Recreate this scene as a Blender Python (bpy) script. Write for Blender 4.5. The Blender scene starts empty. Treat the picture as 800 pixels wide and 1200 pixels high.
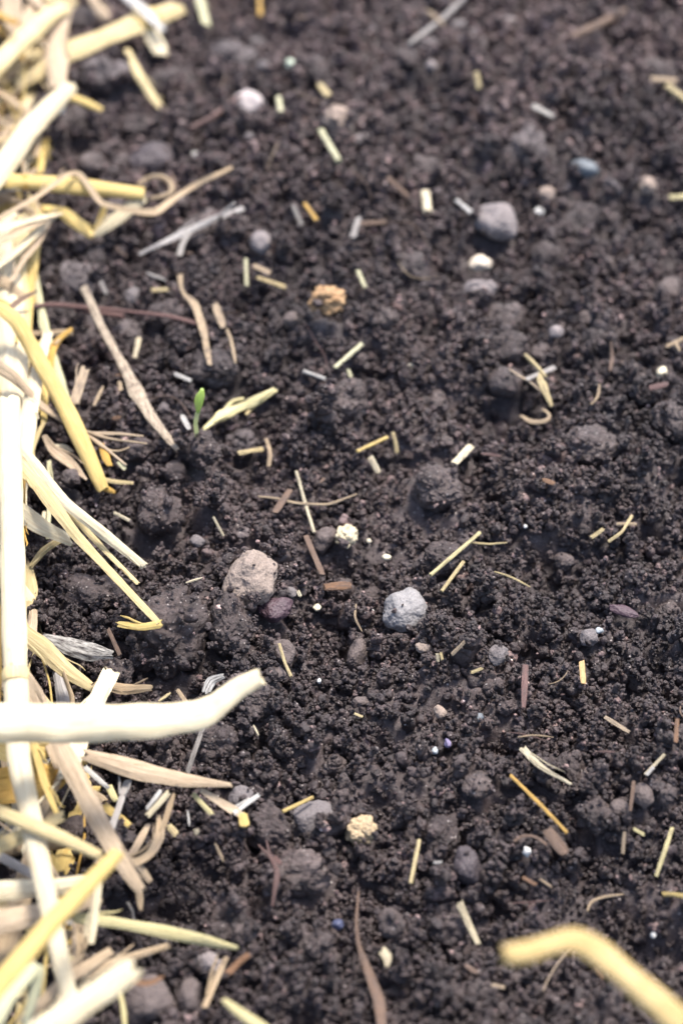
import bpy, bmesh, math, random
import numpy as np
from mathutils import Vector
R = math.radians
S = 0.01                                   # everything below is laid out in centimetres
scene = bpy.context.scene
COL = scene.collection

# ------------------------------------------------------------------ camera, world, sun, exposure
CAM_H = 31.8; PITCH = 45.0; FPX = 2233.0   # height (cm), degrees below the horizon, focal length in photo pixels
cam_d = bpy.data.cameras.new('camera'); cam = bpy.data.objects.new('camera', cam_d); COL.objects.link(cam)
cam.location = (0, 0, CAM_H * S); cam.rotation_euler = (R(90 - PITCH), 0, 0)
cam_d.sensor_fit = 'VERTICAL'; cam_d.sensor_height = 36; cam_d.sensor_width = 24; cam_d.lens = 67
cam_d.clip_start = 0.01; cam_d.clip_end = 50
cam_d.dof.use_dof = True; cam_d.dof.focus_distance = 0.412; cam_d.dof.aperture_fstop = 9.6
cam_d.dof.aperture_blades = 7
scene.camera = cam

SUN_EL, SUN_AZ = 67.0, 38.0                # azimuth measured from +Y towards +X : high, from behind the scene and a little right
world = bpy.data.worlds.new("World"); scene.world = world; world.use_nodes = True
nt = world.node_tree; bg = nt.nodes['Background']
sky = nt.nodes.new('ShaderNodeTexSky'); sky.sky_type = 'NISHITA'; sky.sun_disc = False
sky.sun_elevation = R(SUN_EL); sky.sun_rotation = R(SUN_AZ); sky.air_density = 1.0; sky.dust_density = 3.0
nt.links.new(sky.outputs[0], bg.inputs[0]); bg.inputs[1].default_value = 0.075
sl = bpy.data.lights.new('sun', 'SUN'); sl.energy = 1.5; sl.angle = R(13); sl.color = (1.0, 0.955, 0.90)
so = bpy.data.objects.new('sun', sl); COL.objects.link(so)
sd = Vector((math.sin(R(SUN_AZ)) * math.cos(R(SUN_EL)), math.cos(R(SUN_AZ)) * math.cos(R(SUN_EL)), math.sin(R(SUN_EL))))
so.rotation_euler = sd.to_track_quat('Z', 'Y').to_euler(); so.location = (0, 0.5, 1.5)
scene.view_settings.view_transform = 'Standard'; scene.view_settings.look = 'None'
scene.view_settings.gamma = 1; scene.view_settings.use_curve_mapping = False
scene.view_settings.exposure = 2.2
scene.render.engine = 'CYCLES'

rng = np.random.default_rng(7); random.seed(7)

# ------------------------------------------------------------------ noise
def _h(ix, iy, iz, seed):
    n = (ix.astype(np.int64) * 374761393 + iy.astype(np.int64) * 668265263 + iz.astype(np.int64) * 2147483647 + seed * 1274126177) & 0xffffffff
    n = ((n ^ (n >> 13)) * 1274126177) & 0xffffffff
    n = ((n ^ (n >> 16)) * 2246822519) & 0xffffffff
    return ((n ^ (n >> 15)) & 0xffffff) / float(0xffffff)
def vn2(x, y, seed=0):
    ix, iy = np.floor(x), np.floor(y); fx, fy = x - ix, y - iy
    fx = fx * fx * (3 - 2 * fx); fy = fy * fy * (3 - 2 * fy); z = np.zeros_like(ix)
    a = _h(ix, iy, z, seed); b = _h(ix + 1, iy, z, seed); c = _h(ix, iy + 1, z, seed); d = _h(ix + 1, iy + 1, z, seed)
    return (a * (1 - fx) + b * fx) * (1 - fy) + (c * (1 - fx) + d * fx) * fy
def vn3(p, seed=0):
    i = np.floor(p); f = p - i; f = f * f * (3 - 2 * f); o = 0
    for dx in (0, 1):
        for dy in (0, 1):
            for dz in (0, 1):
                w = (f[:, 0] if dx else 1 - f[:, 0]) * (f[:, 1] if dy else 1 - f[:, 1]) * (f[:, 2] if dz else 1 - f[:, 2])
                o = o + w * _h(i[:, 0] + dx, i[:, 1] + dy, i[:, 2] + dz, seed)
    return o

# ------------------------------------------------------------------ ground relief (cm)
c_, s_ = math.cos(R(PITCH)), math.sin(R(PITCH))
def ray(px, py):
    u = (px - 400) / FPX; v = (600 - py) / FPX
    return np.array([u, c_ + v * s_, -s_ + v * c_])
def flat(px, py):
    d = ray(px, py); t = -CAM_H / d[2]; return d[0] * t, d[1] * t
HOLLOWS = [(405, 800, 1.4, -0.8, 2.8), (395, 640, 1.1, -0.55, 2.2), (440, 560, 1.3, -0.3, 1.5), (665, 690, 0.9, -0.55, .8), (600, 480, .9, -0.3, .7),
           (100, 260, 1.2, -0.7, 1.3), (180, 430, 1.0, -0.3, 1.0), (120, 640, 1.1, -0.2, 1.0), (700, 20, 3.0, -0.9, 1.2), (420, 70, 3.5, -.3, 2.5),
           (640, 610, 1.4, .55, 1.0), (700, 545, 1.4, .6, .9), (205, 735, 1.0, .35, 1.0), (560, 900, 2.0, .4, 2.0), (780, 480, 1.0, .5, 1.0),
           (700, 160, 3.5, .7, 2.5), (560, 420, 2.0, .35, 2.0), (280, 1000, 1.2, .35, 1.2), (740, 900, 1.5, .35, 1.5), (610, 1000, 1.0, .3, 1.0),
           (250, 350, 1.5, .3, 1.5), (470, 1150, 1.5, -.35, 1.2), (400, 1060, 1.0, -.3, 1.0), (760, 1010, .8, -.35, .7), (740, 700, 1.4, .35, .8)]
_hw = [(*flat(a, b), sx, h, sy) for a, b, sx, h, sy in HOLLOWS]
def macro(x, y):
    g = 1.1 * (vn2(x / 5.5, y / 5.5, 1) - .5) + .75 * (vn2(x / 2.2 + 9, y / 2.2, 2) - .5) + .62 * (vn2(x / .95, y / .95 + 5, 3) - .5)
    g = g - .38 * np.clip((vn2(x / .8 + 31, y / .8, 8) - .62) / .2, 0, 1)
    for hx, hy, sx, h, sy in _hw:
        g = g + h * np.exp(-((x - hx) / sx) ** 2 - ((y - hy) / sy) ** 2)
    return g
def relief(x, y):
    a = np.abs(vn2(x / .42 + 3, y / .42, 4) - .5) * 2; b = np.abs(vn2(x / .19, y / .19 + 7, 5) - .5) * 2
    return macro(x, y) - .22 * (a - .5) ** 1 * 1.0 + .10 * b + .05 * (vn2(x / .08, y / .08, 6) - .5)
X0, X1, Y0, Y1, DX = -20.0, 20.0, 8.0, 68.0, 0.04
gx = np.arange(X0, X1 + DX, DX); gy = np.arange(Y0, Y1 + DX, DX)
GX, GY = np.meshgrid(gx, gy)
MAC = macro(GX, GY); H = relief(GX, GY); REL = H.copy()
def samp(A, x, y):
    i = min(max(int(round((y - Y0) / DX)), 0), A.shape[0] - 1); j = min(max(int(round((x - X0) / DX)), 0), A.shape[1] - 1)
    return A[i, j]
def at(px, py, h=0.0, A=None):
    """point h cm above the surface A, seen at photo pixel px,py; returns cm + depth along the camera axis"""
    A = MAC if A is None else A
    d = ray(px, py); z = h; t = 0
    for k in range(14):
        t = (CAM_H - z) / -d[2]
        z = .5 * z + .5 * (samp(A, d[0] * t, d[1] * t) + h)
    return np.array([d[0] * t, d[1] * t, CAM_H + d[2] * t]), t

# ------------------------------------------------------------------ materials
def newmat(name):
    m = bpy.data.materials.new(name); m.use_nodes = True
    return m, m.node_tree.nodes, m.node_tree.links, m.node_tree.nodes['Principled BSDF']
def nd(N, t, **k):
    n = N.new(t)
    for a, b in k.items(): setattr(n, a, b)
    return n
def noise(N, L, vec, scale, detail=4, rough=.6):
    n = nd(N, 'ShaderNodeTexNoise'); n.inputs['Scale'].default_value = scale; n.inputs['Detail'].default_value = detail
    n.inputs['Roughness'].default_value = rough; L.new(vec, n.inputs['Vector']); return n.outputs['Fac']
def ramp(N, L, fac, stops):
    r = nd(N, 'ShaderNodeValToRGB'); e = r.color_ramp.elements
    while len(e) < len(stops): e.new(.5)
    for q, (p, c) in zip(e, stops): q.position = p; q.color = (*c, 1) if len(c) == 3 else c
    L.new(fac, r.inputs[0]); return r.outputs[0]
def mixc(N, L, f, a, b, mode='MIX'):
    m = nd(N, 'ShaderNodeMix', data_type='RGBA', blend_type=mode)
    for s, v in ((m.inputs[0], f), (m.inputs[6], a), (m.inputs[7], b)):
        if hasattr(v, 'links'): L.new(v, s)
        else: s.default_value = v if isinstance(v, float) else (*v, 1)
    return m.outputs[2]
def soil_material(name, dark, mid, light, inst=False, speck=.955, bump=.9, spec=.5):
    m, N, L, P = newmat(name)
    pos = nd(N, 'ShaderNodeNewGeometry').outputs['Position']
    c = ramp(N, L, noise(N, L, pos, 260, 5, .65), [(.3, dark), (.52, mid), (.78, light)])
    c2 = ramp(N, L, noise(N, L, pos, 1900, 3, .7), [(.3, (.62, .62, .62)), (.7, (1.35, 1.35, 1.35))])
    c = mixc(N, L, 1.0, c, c2, 'MULTIPLY')
    big = ramp(N, L, noise(N, L, pos, 22, 3, .5), [(.35, (.8, .8, .82)), (.65, (1.2, 1.17, 1.15))])
    c = mixc(N, L, 1.0, c, big, 'MULTIPLY')
    v = nd(N, 'ShaderNodeTexVoronoi'); v.inputs['Scale'].default_value = 1500; L.new(pos, v.inputs['Vector'])
    sp = nd(N, 'ShaderNodeSeparateColor'); L.new(v.outputs['Color'], sp.inputs[0])
    gt = nd(N, 'ShaderNodeMath', operation='GREATER_THAN'); L.new(sp.outputs[0], gt.inputs[0]); gt.inputs[1].default_value = speck
    lt = nd(N, 'ShaderNodeMath', operation='LESS_THAN'); L.new(v.outputs['Distance'], lt.inputs[0]); lt.inputs[1].default_value = .34
    mu = nd(N, 'ShaderNodeMath', operation='MULTIPLY'); L.new(gt.outputs[0], mu.inputs[0]); L.new(lt.outputs[0], mu.inputs[1])
    c = mixc(N, L, mu.outputs[0], c, (.30, .26, .24))
    if inst:
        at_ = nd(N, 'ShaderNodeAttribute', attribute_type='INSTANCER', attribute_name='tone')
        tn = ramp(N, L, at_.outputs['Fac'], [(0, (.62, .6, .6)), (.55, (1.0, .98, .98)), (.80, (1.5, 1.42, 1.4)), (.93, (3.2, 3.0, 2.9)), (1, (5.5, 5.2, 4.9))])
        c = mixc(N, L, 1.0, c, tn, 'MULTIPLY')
    L.new(c, P.inputs['Base Color'])
    r = ramp(N, L, noise(N, L, pos, 700, 3), [(.35, (.34,) * 3), (.65, (.75,) * 3)]); L.new(r, P.inputs['Roughness'])
    P.inputs['Specular IOR Level'].default_value = spec
    b1 = nd(N, 'ShaderNodeBump'); b1.inputs['Strength'].default_value = bump; b1.inputs['Distance'].default_value = .0005
    L.new(noise(N, L, pos, 1500, 4, .7), b1.inputs['Height'])
    L.new(b1.outputs[0], P.inputs['Normal'])
    return m
SOIL = soil_material('soil', (.030, .021, .020), (.060, .044, .043), (.11, .085, .083), inst=False)
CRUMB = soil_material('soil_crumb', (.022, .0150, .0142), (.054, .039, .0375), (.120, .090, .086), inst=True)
CLOD = soil_material('soil_clod', (.026, .018, .0165), (.056, .0405, .038), (.115, .087, .08), bump=1.2, speck=.92)
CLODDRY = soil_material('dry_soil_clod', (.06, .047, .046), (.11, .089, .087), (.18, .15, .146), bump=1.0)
def stone_material(name, a, b, dirt=.35, dirtcol=(.04, .03, .028), scale=500, rough=.75, bump=.5):
    m, N, L, P = newmat(name)
    pos = nd(N, 'ShaderNodeNewGeometry').outputs['Position']
    c = mixc(N, L, noise(N, L, pos, scale, 5, .65), a, b)
    c2 = ramp(N, L, noise(N, L, pos, 2500, 3, .7), [(.3, (.7,) * 3), (.7, (1.25,) * 3)])
    c = mixc(N, L, 1.0, c, c2, 'MULTIPLY')
    dm = ramp(N, L, noise(N, L, pos, 330, 6, .7), [(1 - dirt - .12, (0, 0, 0)), (1 - dirt + .06, (1, 1, 1))])
    c = mixc(N, L, dm, c, dirtcol)
    L.new(c, P.inputs['Base Color']); P.inputs['Roughness'].default_value = rough; P.inputs['Specular IOR Level'].default_value = .35
    b1 = nd(N, 'ShaderNodeBump'); b1.inputs['Strength'].default_value = bump; b1.inputs['Distance'].default_value = .0005
    L.new(noise(N, L, pos, 1300, 5, .7), b1.inputs['Height']); L.new(b1.outputs[0], P.inputs['Normal'])
    return m
SM = {
 'tangrey': stone_material('tan_grey_stone', (.22, .17, .14), (.34, .27, .225), .2, bump=1.0),
 'pale': stone_material('pale_bluish_stone', (.17, .16, .16), (.30, .28, .27), .24, bump=.6, rough=.6),
 'grey': stone_material('grey_stone', (.11, .095, .095), (.19, .165, .16), .25, bump=.9),
 'brown': stone_material('brown_grey_stone', (.085, .065, .06), (.14, .11, .10), .25, bump=.8),
 'pink': stone_material('pinkish_white_stone', (.36, .31, .30), (.50, .44, .425), .16, rough=.7, bump=.5),
 'pinkgrey': stone_material('pinkish_grey_stone', (.17, .145, .14), (.28, .24, .23), .25, bump=.9),
 'tan': stone_material('tan_stone', (.22, .165, .13), (.36, .28, .23), .25, bump=.8),
 'cream': stone_material('cream_perlite', (.46, .38, .24), (.66, .57, .40), .26, dirtcol=(.4, .3, .17), rough=.8, bump=.8),
 'crust': stone_material('crusty_ochre', (.34, .25, .14), (.54, .42, .27), .36, dirtcol=(.2, .12, .06), rough=.8, bump=1),
 'orange': stone_material('orange_popcorn', (.30, .17, .075), (.48, .32, .18), .36, dirtcol=(.22, .10, .04), rough=.8, bump=1),
 'bluegrey': stone_material('blue_grey_stone', (.10, .115, .13), (.15, .165, .175), .3, rough=.5, bump=.2),
 'white': stone_material('white_grain', (.46, .45, .42), (.66, .64, .60), .15, rough=.7, bump=.5),
 'purple': stone_material('purple_brown_flake', (.055, .032, .04), (.09, .055, .065), .2, rough=.45, bump=.5),
 'violet': stone_material('violet_grain', (.17, .14, .24), (.26, .22, .33), .2, rough=.4, bump=.2),
 'blue': stone_material('dark_blue_grain', (.05, .055, .10), (.08, .09, .15), .2, rough=.5, bump=.2),
}
STRAW_ARGS = {}
def straw_material(name, base, edge, spots=.12, spotcol=(.30, .20, .10), trans=.15, rough=.45):
    STRAW_ARGS[name] = (base, edge, spots, spotcol, trans, rough)
    m, N, L, P = newmat(name)
    uv = nd(N, 'ShaderNodeTexCoord').outputs['UV']
    mp = nd(N, 'ShaderNodeMapping'); mp.inputs['Scale'].default_value = (26, 1.1, 1); L.new(uv, mp.inputs[0])
    st = noise(N, L, mp.outputs[0], 1.0, 5, .7)
    c = mixc(N, L, ramp(N, L, st, [(.36, (0, 0, 0)), (.64, (1, 1, 1))]), edge, base)
    mp2 = nd(N, 'ShaderNodeMapping'); mp2.inputs['Scale'].default_value = (7, 3.0, 1); L.new(uv, mp2.inputs[0])
    sp = noise(N, L, mp2.outputs[0], 1.0, 6, .75)
    c = mixc(N, L, ramp(N, L, sp, [(1 - spots - .32, (0, 0, 0)), (1 - spots - .12, (1, 1, 1))]), c, spotcol)
    oi = nd(N, 'ShaderNodeObjectInfo'); rv = ramp(N, L, oi.outputs['Random'], [(0, (.82, .80, .76)), (1, (1.08, 1.08, 1.08))])
    c = mixc(N, L, 1.0, c, rv, 'MULTIPLY')
    L.new(c, P.inputs['Base Color']); P.inputs['Roughness'].default_value = rough
    b1 = nd(N, 'ShaderNodeBump'); b1.inputs['Strength'].default_value = .8; b1.inputs['Distance'].default_value = .0005
    L.new(st, b1.inputs['Height']); L.new(b1.outputs[0], P.inputs['Normal'])
    if trans:
        t = nd(N, 'ShaderNodeBsdfTranslucent'); L.new(c, t.inputs[0]); mx = nd(N, 'ShaderNodeMixShader'); mx.inputs[0].default_value = trans
        L.new(P.outputs[0], mx.inputs[1]); L.new(t.outputs[0], mx.inputs[2])
        L.new(mx.outputs[0], N['Material Output'].inputs[0])
    return m
C = {
 'cream': straw_material('cream_straw', (.84, .71, .41), (.62, .46, .20)),
 'white': straw_material('whitened_straw', (.88, .81, .60), (.72, .57, .34), .10),
 'yellow': straw_material('yellow_straw', (.80, .64, .26), (.64, .42, .11), .08),
 'amber': straw_material('amber_straw', (.80, .65, .32), (.60, .40, .14), .18, (.42, .24, .06)),
 'gold': straw_material('golden_straw', (.72, .46, .11), (.56, .31, .06), .08),
 'tan': straw_material('tan_straw', (.60, .47, .31), (.42, .29, .17), .14),
 'pink': straw_material('pinkish_tan_straw', (.68, .54, .38), (.46, .33, .21), .14),
 'brown': straw_material('brown_twig', (.26, .17, .12), (.15, .09, .06), .15, (.06, .04, .03), 0, .7),
 'red': straw_material('red_brown_twig', (.22, .125, .11), (.13, .065, .06), .12, (.06, .03, .03), 0, .7),
 'rust': straw_material('rusty_bark', (.36, .20, .11), (.2, .1, .05), .12, (.06, .03, .03), 0, .8),
 'greyw': straw_material('weathered_grey_straw', (.50, .47, .44), (.36, .32, .29), .1),
 'green': straw_material('green_tinged_straw', (.80, .72, .42), (.66, .56, .24), .12),
 'mint': straw_material('pale_green_straw', (.76, .72, .48), (.60, .58, .34), .08),
 'dried': straw_material('dried_stalk', (.58, .48, .36), (.34, .26, .18), .25, (.1, .07, .05), 0, .8),
 'silver': straw_material('silvery_film', (.70, .67, .62), (.52, .49, .45), .06, (.2, .18, .17), .1, .35),
 'sprout': straw_material('sprout_green', (.78, .88, .42), (.62, .78, .28), .0, (.3, .4, .1), .65, .4),
 'sproutstem': straw_material('sprout_stem', (.85, .90, .66), (.76, .84, .55), .0, (.5, .6, .4), .65, .4),
}

# the same straws lying on the bed: duller and soiled
CL = {}
for k_, m_ in list(C.items()):
    b_, e_, sp_, sc_, tr_, ro_ = STRAW_ARGS[m_.name]
    if k_ not in ('sprout', 'sproutstem'):
        CL[k_] = straw_material('soiled_' + m_.name, tuple(v * .92 for v in b_), tuple(v * .85 for v in e_), max(sp_, .22), (.10, .075, .065), tr_ * .5, .65)
CL['mould'] = straw_material('mottled_flake', (.62, .60, .56), (.46, .44, .40), .27, (.05, .038, .035), 0, .7)
# ------------------------------------------------------------------ mesh helpers
def mesh_np(name, V, F, mat, smooth=True):
    me = bpy.data.meshes.new(name); me.from_pydata(np.asarray(V).tolist(), [], F if isinstance(F, list) else F.tolist())
    if smooth: me.polygons.foreach_set('use_smooth', [True] * len(me.polygons))
    me.materials.append(mat); me.update(); return me
def link(name, me, loc=(0, 0, 0), parent=None, rot=None, scl=None):
    o = bpy.data.objects.new(name, me); COL.objects.link(o); o.location = loc
    if parent: o.parent = parent
    if rot is not None: o.rotation_euler = rot
    if scl is not None: o.scale = scl
    return o
def tag(o, label=None, cat=None, group=None, kind=None):
    if label: o['label'] = label
    if cat: o['category'] = cat
    if group: o['group'] = group
    if kind: o['kind'] = kind
    return o
_ico = {}
def ico(n):
    if n not in _ico:
        bm = bmesh.new(); bmesh.ops.create_icosphere(bm, subdivisions=n, radius=1)
        _ico[n] = (np.array([v.co[:] for v in bm.verts]), [[v.index for v in f.verts] for f in bm.faces]); bm.free()
    return _ico[n]
def dirs(r, k):
    a = r.normal(size=(k, 3)); return a / np.linalg.norm(a, axis=1)[:, None]
def shape(n, seed, style):
    """unit lump: style clod / crumb / stone / popcorn / pebble"""
    D, F = ico(n); r = np.random.default_rng(seed)
    if style in ('clod', 'crumb', 'popcorn'):
        K = {'clod': 20, 'crumb': 7, 'popcorn': 22}[style]
        c = dirs(r, K) * r.uniform(.35, .62, (K, 1)); rad = r.uniform(.32, .52, K) if style != 'popcorn' else r.uniform(.26, .40, K)
        if style == 'popcorn': c *= 1.15
        dt = D @ c.T; disc = rad ** 2 - (c ** 2).sum(1) + dt ** 2
        rr = np.where(disc > 0, dt + np.sqrt(np.maximum(disc, 0)), 0).max(1)
        rr = np.maximum(rr, {'clod': .66, 'crumb': .5, 'popcorn': .72}[style])
        if style == 'clod':
            for K, rho, amp in ((60, .30, .07), (500, .105, .05), (2200, .048, .03)):
                e = dirs(r, K); best = np.full(len(D), -1.0)
                for q in range(0, K, 200): best = np.maximum(best, (D @ e[q:q + 200].T).max(1))
                ang = np.arccos(np.clip(best, -1, 1)); rr = rr + amp * np.sqrt(np.maximum(0, 1 - (ang / rho) ** 2))
        if style == 'popcorn':
            e = dirs(r, 60); ang = np.arccos(np.clip((D @ e.T).max(1), -1, 1)); rr = .8 + .5 * (rr - .8) + .20 * np.sqrt(np.maximum(0, 1 - (ang / .27) ** 2))
        if style == 'crumb':
            e = dirs(r, 26); ang = np.arccos(np.clip((D @ e.T).max(1), -1, 1)); rr = rr + .16 * np.sqrt(np.maximum(0, 1 - (ang / .3) ** 2))
        rr = rr * (1 + .22 * (vn3(D * 2.2 + 9, seed) - .5) + .10 * (vn3(D * 6 + 9, seed) - .5) + .05 * (vn3(D * 14 + 9, seed) - .5))
    elif style == 'stone':
        K = 26; e = dirs(r, K); off = r.uniform(.80, 1.0, K); dt = D @ e.T
        k = np.where(dt > .05, off / np.maximum(dt, .05), 9); rr = -np.log(np.exp(-9 * np.minimum(k, 3)).sum(1)) / 9
        rr = np.minimum(rr, 1.03) * (1 + .18 * (vn3(D * 1.8 + 5, seed) - .5) * 1.5 + .09 * (vn3(D * 6 + 5, seed) - .5) + .045 * (vn3(D * 15 + 5, seed) - .5) + .025 * (vn3(D * 34 + 5, seed) - .5))
    else:
        rr = 1 + .34 * (vn3(D * 1.4 + 5, seed) - .5) + .12 * (vn3(D * 4 + 5, seed) - .5) + .05 * (vn3(D * 11 + 5, seed) - .5) + .02 * (vn3(D * 30 + 5, seed) - .5)
    V = D * rr[:, None]; V /= np.abs(V).max(0).mean()
    return V, F
_lumps = {}
def lump(style, var, mat, n=6):
    k = (style, var, mat.name, n)
    if k not in _lumps:
        V, F = shape(n, 100 + var, style); _lumps[k] = mesh_np(style + '_mesh', V * S, F, mat)
    return _lumps[k]

# ------------------------------------------------------------------ rasterise lumps into the height grid
STONEMASK = np.zeros_like(H, bool); CLODMASK = np.zeros_like(H, bool)
def dome(x, y, z, rx, ry, rz, stone=None):
    i0 = max(int((y - ry - Y0) / DX), 0); i1 = min(int((y + ry - Y0) / DX) + 2, H.shape[0])
    j0 = max(int((x - rx - X0) / DX), 0); j1 = min(int((x + rx - X0) / DX) + 2, H.shape[1])
    if i0 >= i1 or j0 >= j1: return
    q = 1 - ((GX[i0:i1, j0:j1] - x) / rx) ** 2 - ((GY[i0:i1, j0:j1] - y) / ry) ** 2
    t = np.where(q > 0, z + rz * np.sqrt(np.maximum(q, 0)) * .93, -99)
    if stone is True: STONEMASK[i0:i1, j0:j1] |= (q > .10)
    if stone == 'clod': CLODMASK[i0:i1, j0:j1] |= (q > .15)
    H[i0:i1, j0:j1] = np.maximum(H[i0:i1, j0:j1], t)

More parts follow.
